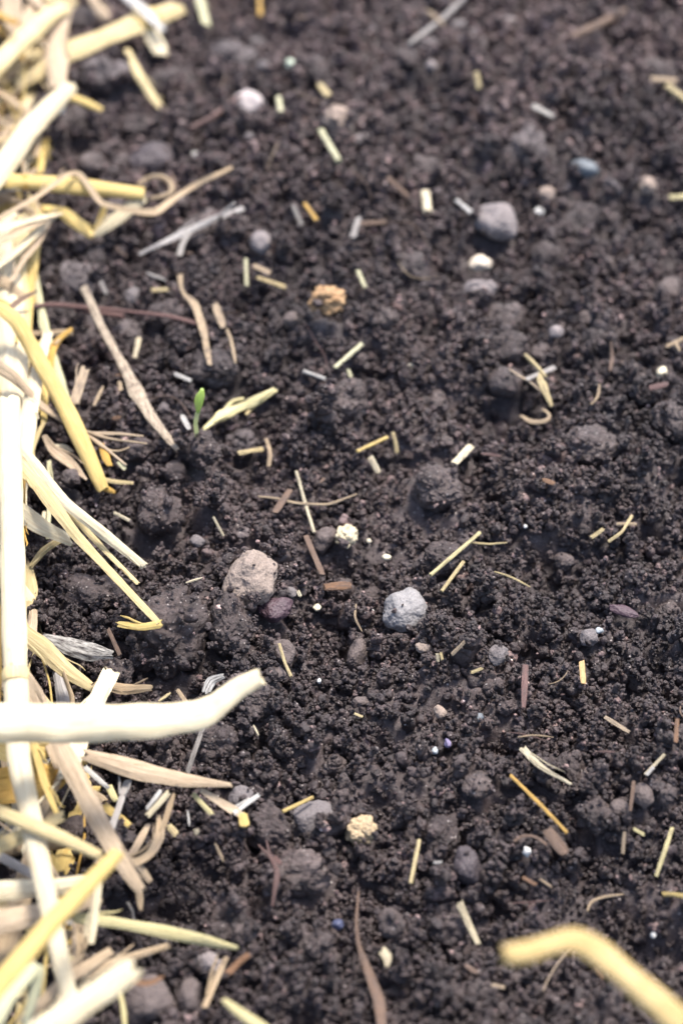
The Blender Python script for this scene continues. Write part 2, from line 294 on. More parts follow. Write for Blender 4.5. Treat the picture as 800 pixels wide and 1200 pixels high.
# ------------------------------------------------------------------ named lumps traced from the photograph
#  name, px, py, w, h(px), style, material, label, category, lift(0..1 = how much stands out)
LUMPS = [
 ('stone', 293, 678, 60, 74, 'stone', 'tangrey', 'large knobbly tan-grey stone left of the middle, biggest pale stone in the soil', 'stone', .6),
 ('stone', 475, 716, 54, 58, 'pebble', 'pale', 'pale bluish-grey rounded stone with dark soil stuck on it, in the centre', 'stone', .55),
 ('stone', 511, 732, 46, 26, 'clod', 'brownsoil', 'low brown-grey soil lump touching the right side of the pale bluish stone', 'soil clod', .2),
 ('soil_clod', 510, 573, 72, 62, 'clod', 'clodmid', 'round brown soil clod just below the short white straw chip, right of centre', 'soil clod', .5),
 ('soil_clod', 184, 603, 64, 70, 'clod', 'clod', 'large round dark soil clod below the tip of the long dried stalk', 'soil clod', .72),
 ('soil_clod', 237, 528, 52, 52, 'clod', 'clod', 'round dark soil clod directly beneath the green seedling', 'soil clod', .75),
 ('soil_clod', 202, 742, 100, 130, 'clod', 'clod', 'biggest dark soil clod, at the tip of the folded straw on the left', 'soil clod', .5),
 ('soil_clod', 268, 735, 62, 84, 'clod', 'clod', 'dark soil clod right under the large tan-grey stone', 'soil clod', .5),
 ('soil_clod', 252, 432, 62, 54, 'clod', 'clod', 'crumbly dark soil clod just above the green seedling', 'soil clod', .4),
 ('soil_clod', 198, 370, 52, 40, 'clod', 'clod', 'dark soil clod crossed by the thin red-brown twig', 'soil clod', .4),
 ('soil_clod', 110, 695, 84, 60, 'clod', 'clod', 'broad crumbly dark clod left of the folded straw tip', 'soil clod', .3),
 ('soil_clod', 140, 787, 40, 32, 'clod', 'clodmid', 'blocky brown clod beside the silvery flake on the left', 'soil clod', .5),
 ('soil_clod', 690, 522, 78, 56, 'clod', 'clodmid', 'wide low clod with a greyish top on the right, under the thin hooked strand', 'soil clod', .35),
 ('soil_clod', 790, 497, 50, 60, 'clod', 'clodmid', 'smooth brown mound cut by the right edge of the picture', 'soil clod', .4),
 ('soil_clod', 592, 447, 42, 42, 'pebble', 'clodmid', 'smooth round dark clod casting a black shadow, left of the pale seed husk', 'soil clod', .7),
 ('soil_clod', 700, 400, 50, 40, 'clod', 'clod', 'dark lump behind the seed husk on the right side', 'soil clod', .4),
 ('soil_clod', 457, 1083, 40, 38, 'clod', 'clodmid', 'round brown clod just above the heart-shaped white chip', 'soil clod', .65),
 ('soil_clod', 372, 1107, 36, 36, 'clod', 'clodmid', 'round dark clod left of the long brown root at the bottom', 'soil clod', .6),
 ('stone', 546, 1012, 34, 46, 'stone', 'darkstone', 'smooth dark purplish-brown stone at the lower centre, above the split pale chip', 'stone', .5),
 ('soil_clod', 287, 1094, 30, 34, 'clod', 'clodmid', 'small round brown clod beyond the tip of the spotted yellow-green straw', 'soil clod', .6),
 ('soil_clod', 318, 970, 54, 60, 'clod', 'clod', 'dark soil clod left of the flat light-grey stone', 'soil clod', .4),
 ('soil_clod', 515, 978, 50, 56, 'clod', 'clod', 'dark clod beside the short pale upright straw at the lower centre', 'soil clod', .35),
 ('stone', 370, 957, 58, 36, 'stone', 'grey', 'flat light-grey stone between two clods left of the crusty ochre lump', 'stone', .4),
 ('perlite', 423, 973, 38, 36, 'popcorn', 'crust', 'crusty ochre and cream lump at the lower centre', 'mineral lump', .6),
 ('perlite', 406, 629, 27, 31, 'popcorn', 'cream', 'small knobbly cream-white lump beside a grey-brown pebble in the centre', 'mineral lump', .7),
 ('pebble', 379, 632, 29, 34, 'stone', 'brown', 'grey-brown pebble touching the small knobbly cream-white lump', 'pebble', .6),
 ('perlite', 384, 351, 44, 38, 'popcorn', 'orange', 'round orange popcorn-like lump in the upper middle', 'mineral lump', 1.2),
 ('stone', 291, 122, 40, 34, 'pebble', 'pink', 'smooth pinkish-white stone near the top left', 'stone', .6),
 ('pebble', 396, 139, 36, 34, 'popcorn', 'tan', 'round tan pebble near the top, above a white straw piece', 'pebble', .95),
 ('soil_clod', 180, 191, 66, 48, 'pebble', 'darkstone', 'smooth purplish-grey oval clod above the curly tan strand', 'soil clod', .5),
 ('stone', 583, 262, 54, 52, 'stone', 'pinkgrey', 'pinkish-grey angular stone in the upper right', 'stone', .55),
 ('pebble', 562, 309, 30, 20, 'pebble', 'tancream', 'smooth cream pebble just below the pinkish-grey angular stone', 'pebble', .6),
 ('pebble', 563, 338, 42, 26, 'popcorn', 'pinkgrey', 'rough pinkish pebble below the smooth cream pebble', 'pebble', .5),
 ('pebble', 684, 197, 34, 24, 'pebble', 'bluegrey', 'blue-grey pebble in the upper right', 'pebble', .5),
 ('pebble', 759, 217, 21, 22, 'pebble', 'tan', 'round tan pebble near the right edge, right of the blue-grey pebble', 'pebble', .6),
 ('pebble', 640, 227, 22, 18, 'pebble', 'tan', 'tan pebble left of and below the blue-grey pebble', 'pebble', .6),
 ('pebble', 631, 249, 13, 12, 'pebble', 'white', 'tiny white pebble right below a tan pebble in the upper right', 'pebble', .6),
 ('pebble', 651, 389, 18, 17, 'pebble', 'pinkgrey', 'small round light-grey pebble above the pale seed husk', 'pebble', .6),
 ('seed', 775, 437, 14, 15, 'pebble', 'creamp', 'round cream-white seed near the right edge', 'seed', .8),
 ('stone', 782, 342, 36, 32, 'stone', 'brown', 'dull pinkish-grey stone near the right edge in the upper half', 'stone', .5),
 ('stone', 712, 312, 16, 26, 'stone', 'brown', 'narrow upright grey-purple stone left of the dull pinkish-grey one', 'stone', .5),
 ('stone', 688, 372, 28, 24, 'stone', 'brown', 'brown-grey stone right of the small round light-grey pebble', 'stone', .5),
 ('stone', 690, 747, 24, 22, 'stone', 'grey', 'light-grey stone with a pale blue flake beside it, on the right', 'stone', .6),
 ('flake', 702, 739, 11, 8, 'stone', 'paleblue', 'tiny pale blue flake stuck on the light-grey stone on the right', 'flake', .9),
 ('stone', 583, 768, 24, 28, 'stone', 'grey', 'greyish-violet stone right of the pale bluish stone, above the red-brown bark chip', 'stone', .5),
 ('pebble', 515, 834, 17, 16, 'stone', 'tan', 'small light tan pebble below the centre', 'pebble', .6),
 ('pebble', 497, 760, 24, 15, 'stone', 'tangrey', 'flat brown-grey pebble just under the pale bluish stone', 'pebble', .5),
 ('pebble', 494, 744, 9, 7, 'pebble', 'tan', 'tiny tan pebble between the pale bluish stone and the flat brown-grey pebble', 'pebble', .6),
 ('stone', 333, 765, 30, 36, 'stone', 'brown', 'grey-brown stone crossed by a thin white straw, below the tan-grey stone', 'stone', .5),
 ('stone', 327, 791, 24, 20, 'stone', 'brown', 'small grey-brown stone just beyond the tip of the big horizontal straw', 'stone', .5),
 ('flake', 323, 714, 46, 34, 'stone', 'purple', 'dark purple-brown flake right below the large tan-grey stone', 'flake', .3),
 ('stone', 418, 770, 26, 42, 'stone', 'brown', 'upright brown blocky lump left of and below the pale bluish stone', 'stone', .45),
 ('pebble', 340, 694, 16, 14, 'stone', 'grey', 'small grey pebble right of the large tan-grey stone', 'pebble', .6),
 ('pebble', 372, 712, 11, 9, 'stone', 'creamp', 'tiny cream pebble below the orange-brown bark chip', 'pebble', .6),
 ('pebble', 453, 653, 11, 8, 'stone', 'creamp', 'tiny cream pebble right of and below the knobbly cream-white lump', 'pebble', .6),
 ('pebble', 422, 823, 22, 14, 'stone', 'brown', 'small pinkish-brown pebble below the centre, left of the small light tan one', 'pebble', .5),
 ('pebble', 231, 634, 20, 15, 'stone', 'grey', 'small grey pebble right of the large round clod on the left', 'pebble', .6),
 ('stone', 270, 72, 74, 52, 'clod', 'cloddry', 'broad pale-grey soil lump near the top left behind the pinkish-white stone', 'soil clod', .4),
 ('soil_clod', 120, 92, 74, 54, 'clod', 'cloddry', 'large greyish clod at the top left, right of the straw heap', 'soil clod', .5),
 ('soil_clod', 95, 25, 44, 40, 'pebble', 'clodmid', 'dark clod in the gap between two straws at the top left', 'soil clod', .5),
 ('soil_clod', 200, 95, 62, 40, 'clod', 'clod', 'dark clod between the thin cream straw and the pinkish-white stone', 'soil clod', .35),
 ('soil_clod', 160, 150, 50, 36, 'clod', 'clod', 'dark clod above the smooth purplish-grey oval one', 'soil clod', .4),
 ('soil_clod', 107, 192, 34, 28, 'pebble', 'clodmid', 'small brown-grey clod left of the smooth purplish-grey oval one', 'soil clod', .6),
 ('pebble', 306, 284, 27, 28, 'pebble', 'pinkgrey', 'pale pinkish pebble at the tip of the grey forked stem', 'pebble', .6),
 ('pebble', 157, 348, 22, 26, 'pebble', 'grey', 'grey pebble above the thin red-brown twig', 'pebble', .6),
 ('pebble', 341, 374, 20, 18, 'pebble', 'brown', 'small violet-grey pebble left of and below the orange lump', 'pebble', .5),
 ('pebble', 425, 163, 20, 15, 'pebble', 'pinkgrey', 'pinkish pebble right of and below the round tan pebble at the top', 'pebble', .5),
 ('pebble', 537, 30, 20, 14, 'pebble', 'grey', 'small pale-grey pebble high up, left of the top right twig', 'pebble', .6),
 ('pebble', 309, 78, 16, 16, 'pebble', 'grey', 'small light-grey pebble above the pinkish-white stone', 'pebble', .6),
 ('stone', 594, 25, 22, 14, 'pebble', 'pinkgrey', 'light pinkish pebble at the top, left of the brown twig', 'pebble', .5),
 ('stone', 505, 77, 14, 14, 'pebble', 'pinkgrey', 'tiny pinkish pebble near the top right of the middle', 'pebble', .5),
 ('stone', 725, 948, 25, 23, 'pebble', 'brown', 'round pinkish-brown pebble at the lower right', 'pebble', .6),
 ('stone', 752, 932, 22, 32, 'stone', 'brown', 'upright grey-brown stone just right of the round pinkish-brown pebble', 'stone', .6),
 ('stone', 781, 930, 26, 26, 'clod', 'clodmid', 'round brown clod at the lower right near the short white chip', 'soil clod', .6),
 ('soil_clod', 700, 955, 44, 44, 'clod', 'clod', 'dark clod with fine roots left of the round pinkish-brown pebble', 'soil clod', .4),
 ('soil_clod', 175, 1172, 66, 60, 'stone', 'brown', 'smooth grey-brown clod at the bottom, right of the open straw end', 'soil clod', .45),
 ('soil_clod', 222, 1168, 30, 40, 'stone', 'brown', 'grey clod at the bottom just left of the thin tan strand', 'soil clod', .45),
 ('stone', 283, 935, 28, 36, 'stone', 'grey', 'grey stone behind the pale torn straw tip, lower left', 'stone', .5),
 ('stone', 246, 1130, 34, 30, 'popcorn', 'pinkgrey', 'pale pinkish crusty lump under the tip of the spotted yellow-green straw', 'mineral lump', .4),
 ('soil_clod', 90, 970, 44, 34, 'stone', 'brown', 'grey-brown clod showing between the crossed straws at the lower left', 'soil clod', .4),
 ('stone', 205, 553, 28, 28, 'pebble', 'clod', 'small dark lump left of the clod beneath the seedling', 'soil clod', .6),
 ('stone', 84, 560, 24, 22, 'pebble', 'clodmid', 'small brown pebble-like clod behind the end of the yellow straw', 'soil clod', .6),
 ('stone', 730, 716, 38, 14, 'pebble', 'purple', 'reddish-violet flat pebble sunk in the soil on the right', 'pebble', .35),
 ('grain', 524, 871, 8, 13, 'stone', 'violet', 'tiny violet grain at the lower middle', 'grain', .7),
 ('grain', 396, 1083, 14, 14, 'stone', 'blue', 'dark blue grain between two round clods at the bottom', 'grain', .6),
 ('grain', 509, 880, 9, 9, 'pebble', 'paleblue', 'tiny pale blue grain left of and below the violet one', 'grain', .6),
 ('grain', 333, 796, 0.01, 1, '', '', '', '', 0),
 ('grain', 560, 840, 16, 11, 'stone', 'bluegrey', 'small bluish grain right of the small light tan pebble', 'grain', .5),
 ('grain', 617, 998, 10, 13, 'stone', 'white', 'white chip of stone at the lower right, below the long golden straw piece', 'grain', .8),
 ('grain', 765, 1094, 8, 13, 'stone', 'white', 'pale white grain above the blurred yellow stalk at the right', 'grain', .8),
 ('grain', 492, 716, 0.01, 1, '', '', '', '', 0),
 ('grain', 434, 716, 9, 6, 'pebble', 'white', 'tiny silvery-white grain left of the pale bluish stone', 'grain', .8),
 ('grain', 374, 798, 6, 6, 'pebble', 'white', 'tiny white grain below the centre, right of the small grey-brown stone', 'grain', .8),
 ('grain', 481, 429, 8, 7, 'pebble', 'creamp', 'tiny cream grain in open soil right of the slim pale straw pieces', 'grain', .8),
 ('grain', 615, 617, 5, 5, 'pebble', 'white', 'tiny white grain above the thin pale straws on the right', 'grain', .8),
 ('grain', 432, 634, 6, 7, 'pebble', 'creamp', 'tiny cream grain just right of the knobbly cream-white lump', 'grain', .8),
 ('grain', 292, 160, 11, 12, 'pebble', 'grey', 'small pale grain below the pinkish-white stone', 'grain', .7),
 ('grain', 341, 75, 14, 13, 'pebble', 'mintp', 'pale greenish grain near the top', 'grain', .6),
 ('grain', 230, 182, 14, 9, 'pebble', 'white', 'whitish grain right of the smooth purplish-grey oval clod', 'grain', .6),
]
SM['creamp'] = stone_material('cream_grain', (.52, .45, .31), (.70, .63, .47), .12, rough=.7, bump=.4)
SM['tancream'] = stone_material('cream_pebble', (.52, .43, .32), (.68, .59, .47), .06, rough=.55, bump=.3)
SM['mintp'] = stone_material('greenish_grain', (.42, .48, .36), (.56, .62, .5), .03, rough=.6, bump=.2)
SM['paleblue'] = stone_material('pale_blue_grain', (.28, .30, .31), (.40, .43, .44), .25, rough=.4, bump=.2)
SM['clod'] = CLOD; SM['cloddry'] = CLODDRY
SM['clodmid'] = soil_material('brown_soil_clod', (.036, .026, .0235), (.074, .055, .0505), (.14, .108, .10), bump=1.0)
SM['brownsoil'] = soil_material('pale_brown_soil_clod', (.04, .031, .029), (.08, .063, .058), (.13, .105, .098), bump=1.0)
SM['darkstone'] = stone_material('dark_purplish_stone', (.05, .039, .042), (.085, .068, .07), .2, rough=.6, bump=.5)
taken = []
for i, (nm, px, py, w, h, style, mk, lab, cat, lift) in enumerate(LUMPS):
    if not style: continue
    p, d = at(px, py, 0)
    k = d / FPX
    rx = w * k / 2; rv = h * k / 2                       # half extents on screen
    q = .62 if lift < .4 else .86 if style == 'clod' else .8
    # vertical screen extent of an ellipsoid (ry, rz) seen 45 degrees down = sqrt((ry^2+rz^2)/2)
    ry = rv * math.sqrt(2 / (1 + q * q)); rz = ry * q
    gi_, gj_ = int((p[1] - Y0) / DX), int((p[0] - X0) / DX); m0 = samp(MAC, p[0], p[1])
    gz = max(m0 + .16, .5 * (m0 + float(REL[gi_ - 12:gi_ + 13, gj_ - 12:gj_ + 13].max())) + (.24 if style == 'clod' else .18))
    z = gz + rz * (2 * lift - 1) * .75 + .03
    lump_c, d2 = at(px, py, z - m0)
    x, y, z = lump_c
    n = 6 if max(w, h) > 26 else 5 if max(w, h) > 12 else 4
    o = link(nm, lump(style, i % 9 if style in ('clod', 'pebble') else i, SM[mk], n), Vector((x, y, z)) * S,
             rot=(0, 0, random.uniform(-.5, .5)), scl=(rx, ry, rz))
    tag(o, lab, cat)
    dome(x, y, z, rx, ry, rz, stone=(style != 'clod') or 'clod')
    taken.append((x, y, max(rx, ry)))

# unnamed mid-size clods: each an object of its own
def half_w(y):    # half width of the view on the ground at distance y
    return (400 / FPX) * math.hypot(y, CAM_H) * 1.02 + .2
cnt = 0
while cnt < 230:
    y = random.uniform(17.5, 58); x = random.uniform(-1, 1) * (half_w(y) + 1.0)
    r = min(.16 / max(random.random(), .05) ** .55, .62) * (1.15 if y > 40 else 1)
    if any(math.hypot(x - a, y - b) < (r + c) * .85 for a, b, c in taken): continue
    rx, ry, rz = r * random.uniform(.85, 1.2), r * random.uniform(.85, 1.2), r * random.uniform(.65, .9)
    z = float(samp(MAC, x, y)) + .14 + rz * random.uniform(-.1, .5)
    mk = random.choices(['clod', 'clodmid', 'cloddry'], [6, 4, 1 if y < 36 else 6])[0]  # more pale dry clods far back, so the far soil's lighter look is coloured in
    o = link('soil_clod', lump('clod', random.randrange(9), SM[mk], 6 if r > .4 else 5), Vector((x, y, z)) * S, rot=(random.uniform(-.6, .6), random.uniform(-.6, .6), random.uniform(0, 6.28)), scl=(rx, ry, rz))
    t = {'clod': 'dark', 'clodmid': 'mid-brown', 'cloddry': 'dry greyish'}[mk]
    z_ = 'small' if r < .3 else 'fist-shaped'
    z_ = 'small' if r < .3 else 'bigger'
    tag(o, f'{z_} {t} rounded clod lying loose among finer soil crumbs', 'soil clod', f'{z_} {t} loose clods')
    dome(x, y, z, rx, ry, rz, stone='clod'); taken.append((x, y, r)); cnt += 1

# ------------------------------------------------------------------ the ground sheet: dense where seen, running out to 6 m
def axis(lo, hi, step, far):
    a = list(np.arange(lo, hi + 1e-6, step)); s = step
    b = a[-1]; up = []
    while b < far: s *= 1.35; b += s; up.append(b)
    s = step; b = a[0]; dn = []
    while b > -far: s *= 1.35; b -= s; dn.append(b)
    return np.array(dn[::-1] + a + up)
ax = axis(-15, 15, .075, 600); ay = axis(14, 64, .085, 600)
AX, AY = np.meshgrid(ax, ay); AZ = relief(AX, AY) - .06
V = np.stack([AX.ravel(), AY.ravel(), AZ.ravel()], 1) * S
nx, ny = len(ax), len(ay); idx = np.arange(nx * ny).reshape(ny, nx)
F = np.stack([idx[:-1, :-1].ravel(), idx[:-1, 1:].ravel(), idx[1:, 1:].ravel(), idx[1:, :-1].ravel()], 1)
g = link('ground', mesh_np('ground', V, F, SOIL)); g['kind'] = 'structure'

# ------------------------------------------------------------------ soil crumbs: grains piled one on another, largest first
NV = 12
def vis_density(x, y):
    e = np.abs(x) - np.array([(400 / FPX)]) * np.hypot(y, CAM_H) ; e = np.maximum(e, np.maximum(17.5 - y, y - 58))
    return np.where(e < 1.0, 1.0, np.where(e < 4, .4, .16))
P_, SC_, RO_, TO_, VA_ = [], [], [], [], []
for (r0, r1, dens) in ((.22, .38, 1.5), (.14, .22, 6.0), (.085, .14, 20.0), (.05, .085, 52.0), (.028, .05, 60.0)):
    n = int(dens * (X1 - X0 - 1) * (Y1 - Y0 - 3))
    x = rng.uniform(X0 + .5, X1 - .5, n); y = rng.uniform(Y0 + 2, Y1 - 1, n)
    clump = vn2(x / 1.3, y / 1.3, 31) * .9 + .35
    keep = rng.random(n) < vis_density(x, y) * np.clip(clump, 0, 1); x = x[keep]; y = y[keep]
    if r0 > .2: keep = rng.random(len(x)) < np.clip((y - 22) / 26, .3, 1); x = x[keep]; y = y[keep]
    if r1 < .08:                                # the finest grains cannot be told apart far off
        keep = rng.random(len(x)) < np.where(y > 44, .45, 1.0); x = x[keep]; y = y[keep]
    r = rng.uniform(r0, r1, len(x))
    I = np.round((y - Y0) / DX).astype(int); J = np.round((x - X0) / DX).astype(int)
    ok = (~STONEMASK[I, J] | (rng.random(len(x)) < .012)) & (~CLODMASK[I, J] | (rng.random(len(x)) < (.03 if r0 > .08 else .10 if r0 > .04 else .25))); x, y, r, I, J = x[ok], y[ok], r[ok], I[ok], J[ok]
    sq = rng.uniform(.7, 1.25, (len(x), 3)); z = np.empty(len(x))
    if r0 >= .045:
        for k in range(len(x)):
            z[k] = H[I[k], J[k]] + r[k] * .25
            dome(x[k], y[k], z[k], r[k], r[k], r[k])
    else: z = H[I, J] + r * .35
    P_.append(np.stack([x, y, z], 1)); SC_.append(r[:, None] * sq); RO_.append(rng.uniform(0, 6.28, (len(x), 3)))
    t = np.clip(rng.beta(2.2, 2.6, len(x)) * .85 + .42 * np.clip((y - 33) / 20, -.3, 1) + .25 * (vn2(x / 2.5, y / 2.5, 77) - .5), 0, .88); m_ = rng.random(len(x)); t = np.where(m_ > .975, rng.uniform(.86, .96, len(x)), t)  # far crumbs paler, near ones darker: brightness of the grazing view put into colour
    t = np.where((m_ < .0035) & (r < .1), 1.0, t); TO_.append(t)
    VA_.append(rng.integers(0, NV, len(x)))
P_ = np.concatenate(P_); SC_ = np.concatenate(SC_); RO_ = np.concatenate(RO_); TO_ = np.concatenate(TO_); VA_ = np.concatenate(VA_)
print('crumbs', len(P_))
SV, SF, SVar = [], [], []; off = 0
for v in range(NV):
    Vv, Fv = shape(4, 500 + v, 'crumb' if v % 4 else 'stone')
    SV.append(Vv); SF += [[a + off for a in f] for f in Fv]; SVar += [v] * len(Vv); off += len(Vv)
allV = np.concatenate([np.concatenate(SV), P_ * S])
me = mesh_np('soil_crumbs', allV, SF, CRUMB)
nsrc = off; npt = len(P_)
def add_attr(nm, ty, arr, key):
    a = me.attributes.new(nm, ty, 'POINT'); a.data.foreach_set(key, np.ascontiguousarray(arr, dtype=np.float32 if ty != 'INT' else np.int32).ravel())
add_attr('is_src', 'FLOAT', np.r_[np.ones(nsrc), np.zeros(npt)], 'value')
add_attr('variant', 'INT', np.r_[np.array(SVar), VA_], 'value')
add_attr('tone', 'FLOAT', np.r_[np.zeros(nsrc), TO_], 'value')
add_attr('scl', 'FLOAT_VECTOR', np.r_[np.ones((nsrc, 3)), SC_ * S], 'vector')
add_attr('rot', 'FLOAT_VECTOR', np.r_[np.zeros((nsrc, 3)), RO_], 'vector')
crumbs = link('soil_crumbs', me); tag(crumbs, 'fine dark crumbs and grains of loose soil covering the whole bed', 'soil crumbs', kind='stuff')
gn = bpy.data.node_groups.new('crumb_scatter', 'GeometryNodeTree')
gn.interface.new_socket('Geometry', in_out='INPUT', socket_type='NodeSocketGeometry'); gn.interface.new_socket('Geometry', in_out='OUTPUT', socket_type='NodeSocketGeometry')
N, L = gn.nodes, gn.links
gi = N.new('NodeGroupInput'); go = N.new('NodeGroupOutput')
def named(nm, ty):
    a = N.new('GeometryNodeInputNamedAttribute'); a.data_type = ty; a.inputs[0].default_value = nm; return next(o for o in a.outputs if o.enabled)
def compare(sock, val):
    c = N.new('FunctionNodeCompare'); c.data_type = 'FLOAT'; c.operation = 'EQUAL'; L.new(sock, c.inputs[0]); c.inputs[1].default_value = val; c.inputs['Epsilon'].default_value = .1; return c.outputs[0]
sep = N.new('GeometryNodeSeparateGeometry'); sep.domain = 'POINT'; L.new(gi.outputs[0], sep.inputs[0]); L.new(compare(named('is_src', 'FLOAT'), 1.0), sep.inputs[1])
join = N.new('GeometryNodeJoinGeometry'); va = named('variant', 'INT')
for v in reversed(range(NV)):
    s2 = N.new('GeometryNodeSeparateGeometry'); s2.domain = 'POINT'; L.new(sep.outputs[0], s2.inputs[0]); L.new(compare(va, float(v)), s2.inputs[1])
    g2 = N.new('GeometryNodeGeometryToInstance'); L.new(s2.outputs[0], g2.inputs[0]); L.new(g2.outputs[0], join.inputs[0])
iop = N.new('GeometryNodeInstanceOnPoints'); L.new(sep.outputs[1], iop.inputs['Points']); L.new(join.outputs[0], iop.inputs['Instance'])
iop.inputs['Pick Instance'].default_value = True; L.new(va, iop.inputs['Instance Index'])
e2r = N.new('FunctionNodeEulerToRotation'); L.new(named('rot', 'FLOAT_VECTOR'), e2r.inputs[0]); L.new(e2r.outputs[0], iop.inputs['Rotation'])
L.new(named('scl', 'FLOAT_VECTOR'), iop.inputs['Scale']); L.new(iop.outputs[0], go.inputs[0])
md = crumbs.modifiers.new('scatter', 'NODES'); md.node_group = gn

# surface the litter rests on: crumb tops, widened a little
TOP = H.copy()
for s in (1, 2, 3):
    for ax_ in (0, 1): TOP = np.maximum(TOP, np.maximum(np.roll(TOP, s, ax_), np.roll(TOP, -s, ax_)))
k = 6; cs = np.cumsum(np.cumsum(np.pad(TOP, ((k + 1, k), (k + 1, k)), 'edge'), 0), 1); n_ = 2 * k + 1
TOPS = (cs[n_:, n_:] - cs[:-n_, n_:] - cs[n_:, :-n_] + cs[:-n_, :-n_]) / n_ ** 2

# ------------------------------------------------------------------ straw
def section(kind, n=24):
    """closed cross-section, unit half width; x = sideways, y = up"""
    if kind == 'tube':
        a = np.linspace(0, 2 * np.pi, n, endpoint=False) ; rr_ = 1 + .035 * np.cos(a * 6); return np.stack([rr_ * np.cos(a), .68 * rr_ * np.sin(a)], 1)
    if kind == 'flat':                          # flattened split stem: shallow channel with ridges
        u = np.linspace(-1, 1, 8); top = .30 * (1 - u ** 2) + .05 * np.cos(u * 14)
        return np.concatenate([np.stack([u[::-1], top[::-1]], 1), np.stack([u, top - .16], 1)])
    if kind == 'leaf':
        u = np.linspace(-1, 1, 7); top = .18 * np.abs(u) + .06 * np.cos(u * 9)
        return np.concatenate([np.stack([u[::-1], top[::-1]], 1), np.stack([u, top - .07], 1)])
    if kind == 'chip':
        return np.array([[1, .35], [.5, .5], [-.4, .42], [-1, .3], [-1, -.35], [-.3, -.42], [.6, -.5], [1, -.3]])
    if kind == 'thread':
        a = np.linspace(0, 2 * np.pi, 7, endpoint=False); return np.stack([np.cos(a), np.sin(a)], 1)
def sweep(pts, wid, kind, seed=0, twist=0.0, roll=0.0, ragged=.5, smooth=2, wob=.08, taper=(1, 1), step=None):
    """pts (n,3) cm, wid (n) half widths cm -> verts (cm), faces, uvs"""
    r = np.random.default_rng(seed); pts = np.asarray(pts, float); wid = np.asarray(wid, float)
    seg = np.linalg.norm(np.diff(pts, axis=0), axis=1); s = np.r_[0, np.cumsum(seg)]; Ltot = s[-1]
    step = step or max(min(.12, Ltot / 8), Ltot / 90); n = max(int(Ltot / step), 6); q = np.linspace(0, Ltot, n + 1)
    C_ = np.stack([np.interp(q, s, pts[:, i]) for i in range(3)], 1); W = np.interp(q, s, wid)
    for _ in range(smooth):
        C_[1:-1] = .25 * C_[:-2] + .5 * C_[1:-1] + .25 * C_[2:]; W[1:-1] = .25 * W[:-2] + .5 * W[1:-1] + .25 * W[2:]
    t_ = np.diff(C_, axis=0); t_ /= np.maximum(np.linalg.norm(t_, axis=1), 1e-9)[:, None]; kk = np.zeros(len(q)); kk[1:-1] = np.arccos(np.clip((t_[1:] * t_[:-1]).sum(1), -1, 1))
    kk = np.convolve(kk, np.ones(5), 'same'); kink = np.clip(kk / .7, 0, 1)
    ph = r.uniform(0, 6, 4)
    W = W * (1 + wob * (np.sin(q * 2.1 + ph[0]) * .6 + np.sin(q * 5.3 + ph[1]) * .4 + .6 * (r.random(len(q)) - .5) * (kind not in ('tube',))))
    fr = q / Ltot; W = W * (taper[0] + (1 - taper[0]) * np.clip(fr / .25, 0, 1)) * (taper[1] + (1 - taper[1]) * np.clip((1 - fr) / .25, 0, 1))
    T = np.gradient(C_, axis=0); T /= np.linalg.norm(T, axis=1)[:, None]
    # frame: "up" leans back towards the open sky / viewer
    up0 = np.array([0, -.45, 1.0]); up0 /= np.linalg.norm(up0)
    Nn = up0 - (T @ up0)[:, None] * T; ln = np.linalg.norm(Nn, axis=1)
    for i in range(1, len(Nn)):
        if ln[i] < .15: Nn[i] = Nn[i - 1] - T[i] * (Nn[i - 1] @ T[i])
    Nn /= np.maximum(np.linalg.norm(Nn, axis=1), 1e-6)[:, None]; B = np.cross(T, Nn)
    ang = roll + twist * fr + .12 * np.sin(q * 1.7 + ph[2])
    sec = section(kind); m = len(sec); ca, sa = np.cos(ang), np.sin(ang)
    sx = sec[:, 0][None, :] * ca[:, None] - sec[:, 1][None, :] * sa[:, None]
    sy = sec[:, 0][None, :] * sa[:, None] + sec[:, 1][None, :] * ca[:, None]
    thin = (1 + .1 * np.sin(q * 3.3 + ph[3])) * (1 - .5 * kink * (kind == 'tube')); W = W * (1 + .16 * kink * (kind == 'tube'))
    V = C_[:, None, :] + (sx * W[:, None])[..., None] * B[:, None, :] + (sy * (W * thin)[:, None])[..., None] * Nn[:, None, :]
    jag = (r.random((2, m)) - .5) * ragged * 2
    jag = .5 * (jag + np.roll(jag, 1, 1)) + np.linspace(-1, 1, m)[None, :] * ragged * .2
    V[0] -= T[0] * (W[0] * jag[0])[:, None]; V[-1] += T[-1] * (W[-1] * jag[1])[:, None]
    rings = [V[i] for i in range(len(V))]; vv = list(q)
    if kind == 'tube':                          # hollow cut ends: wall turned inwards
        for end, i, sg in ((0, 0, 1), (1, -1, -1)):
            inner = C_[i] + (V[i] - C_[i]) * .78; deep = inner + T[i] * sg * W[i] * 1.4
            if end == 0: rings = [deep, inner] + rings; vv = [q[0] + .1, q[0]] + vv
            else: rings = rings + [inner, deep]; vv = vv + [q[-1], q[-1] - .1]
    VV = np.concatenate(rings); K = len(rings); F = []; UV = []
    per = 2 * W.mean()
    uu = np.arange(m + 1) / m * 2.2
    for i in range(K - 1):
        for j in range(m):
            a, b = i * m + j, i * m + (j + 1) % m
            F.append([a, a + m, b + m, b]); UV += [(uu[j], vv[i]), (uu[j], vv[i + 1]), (uu[j + 1], vv[i + 1]), (uu[j + 1], vv[i])]
    F.append(list(range(m))); UV += [(uu[j], 0) for j in range(m)]
    F.append([(K - 1) * m + j for j in range(m)][::-1]); UV += [(uu[j], 0) for j in range(m)][::-1]
    return VV, F, UV, C_, W, T
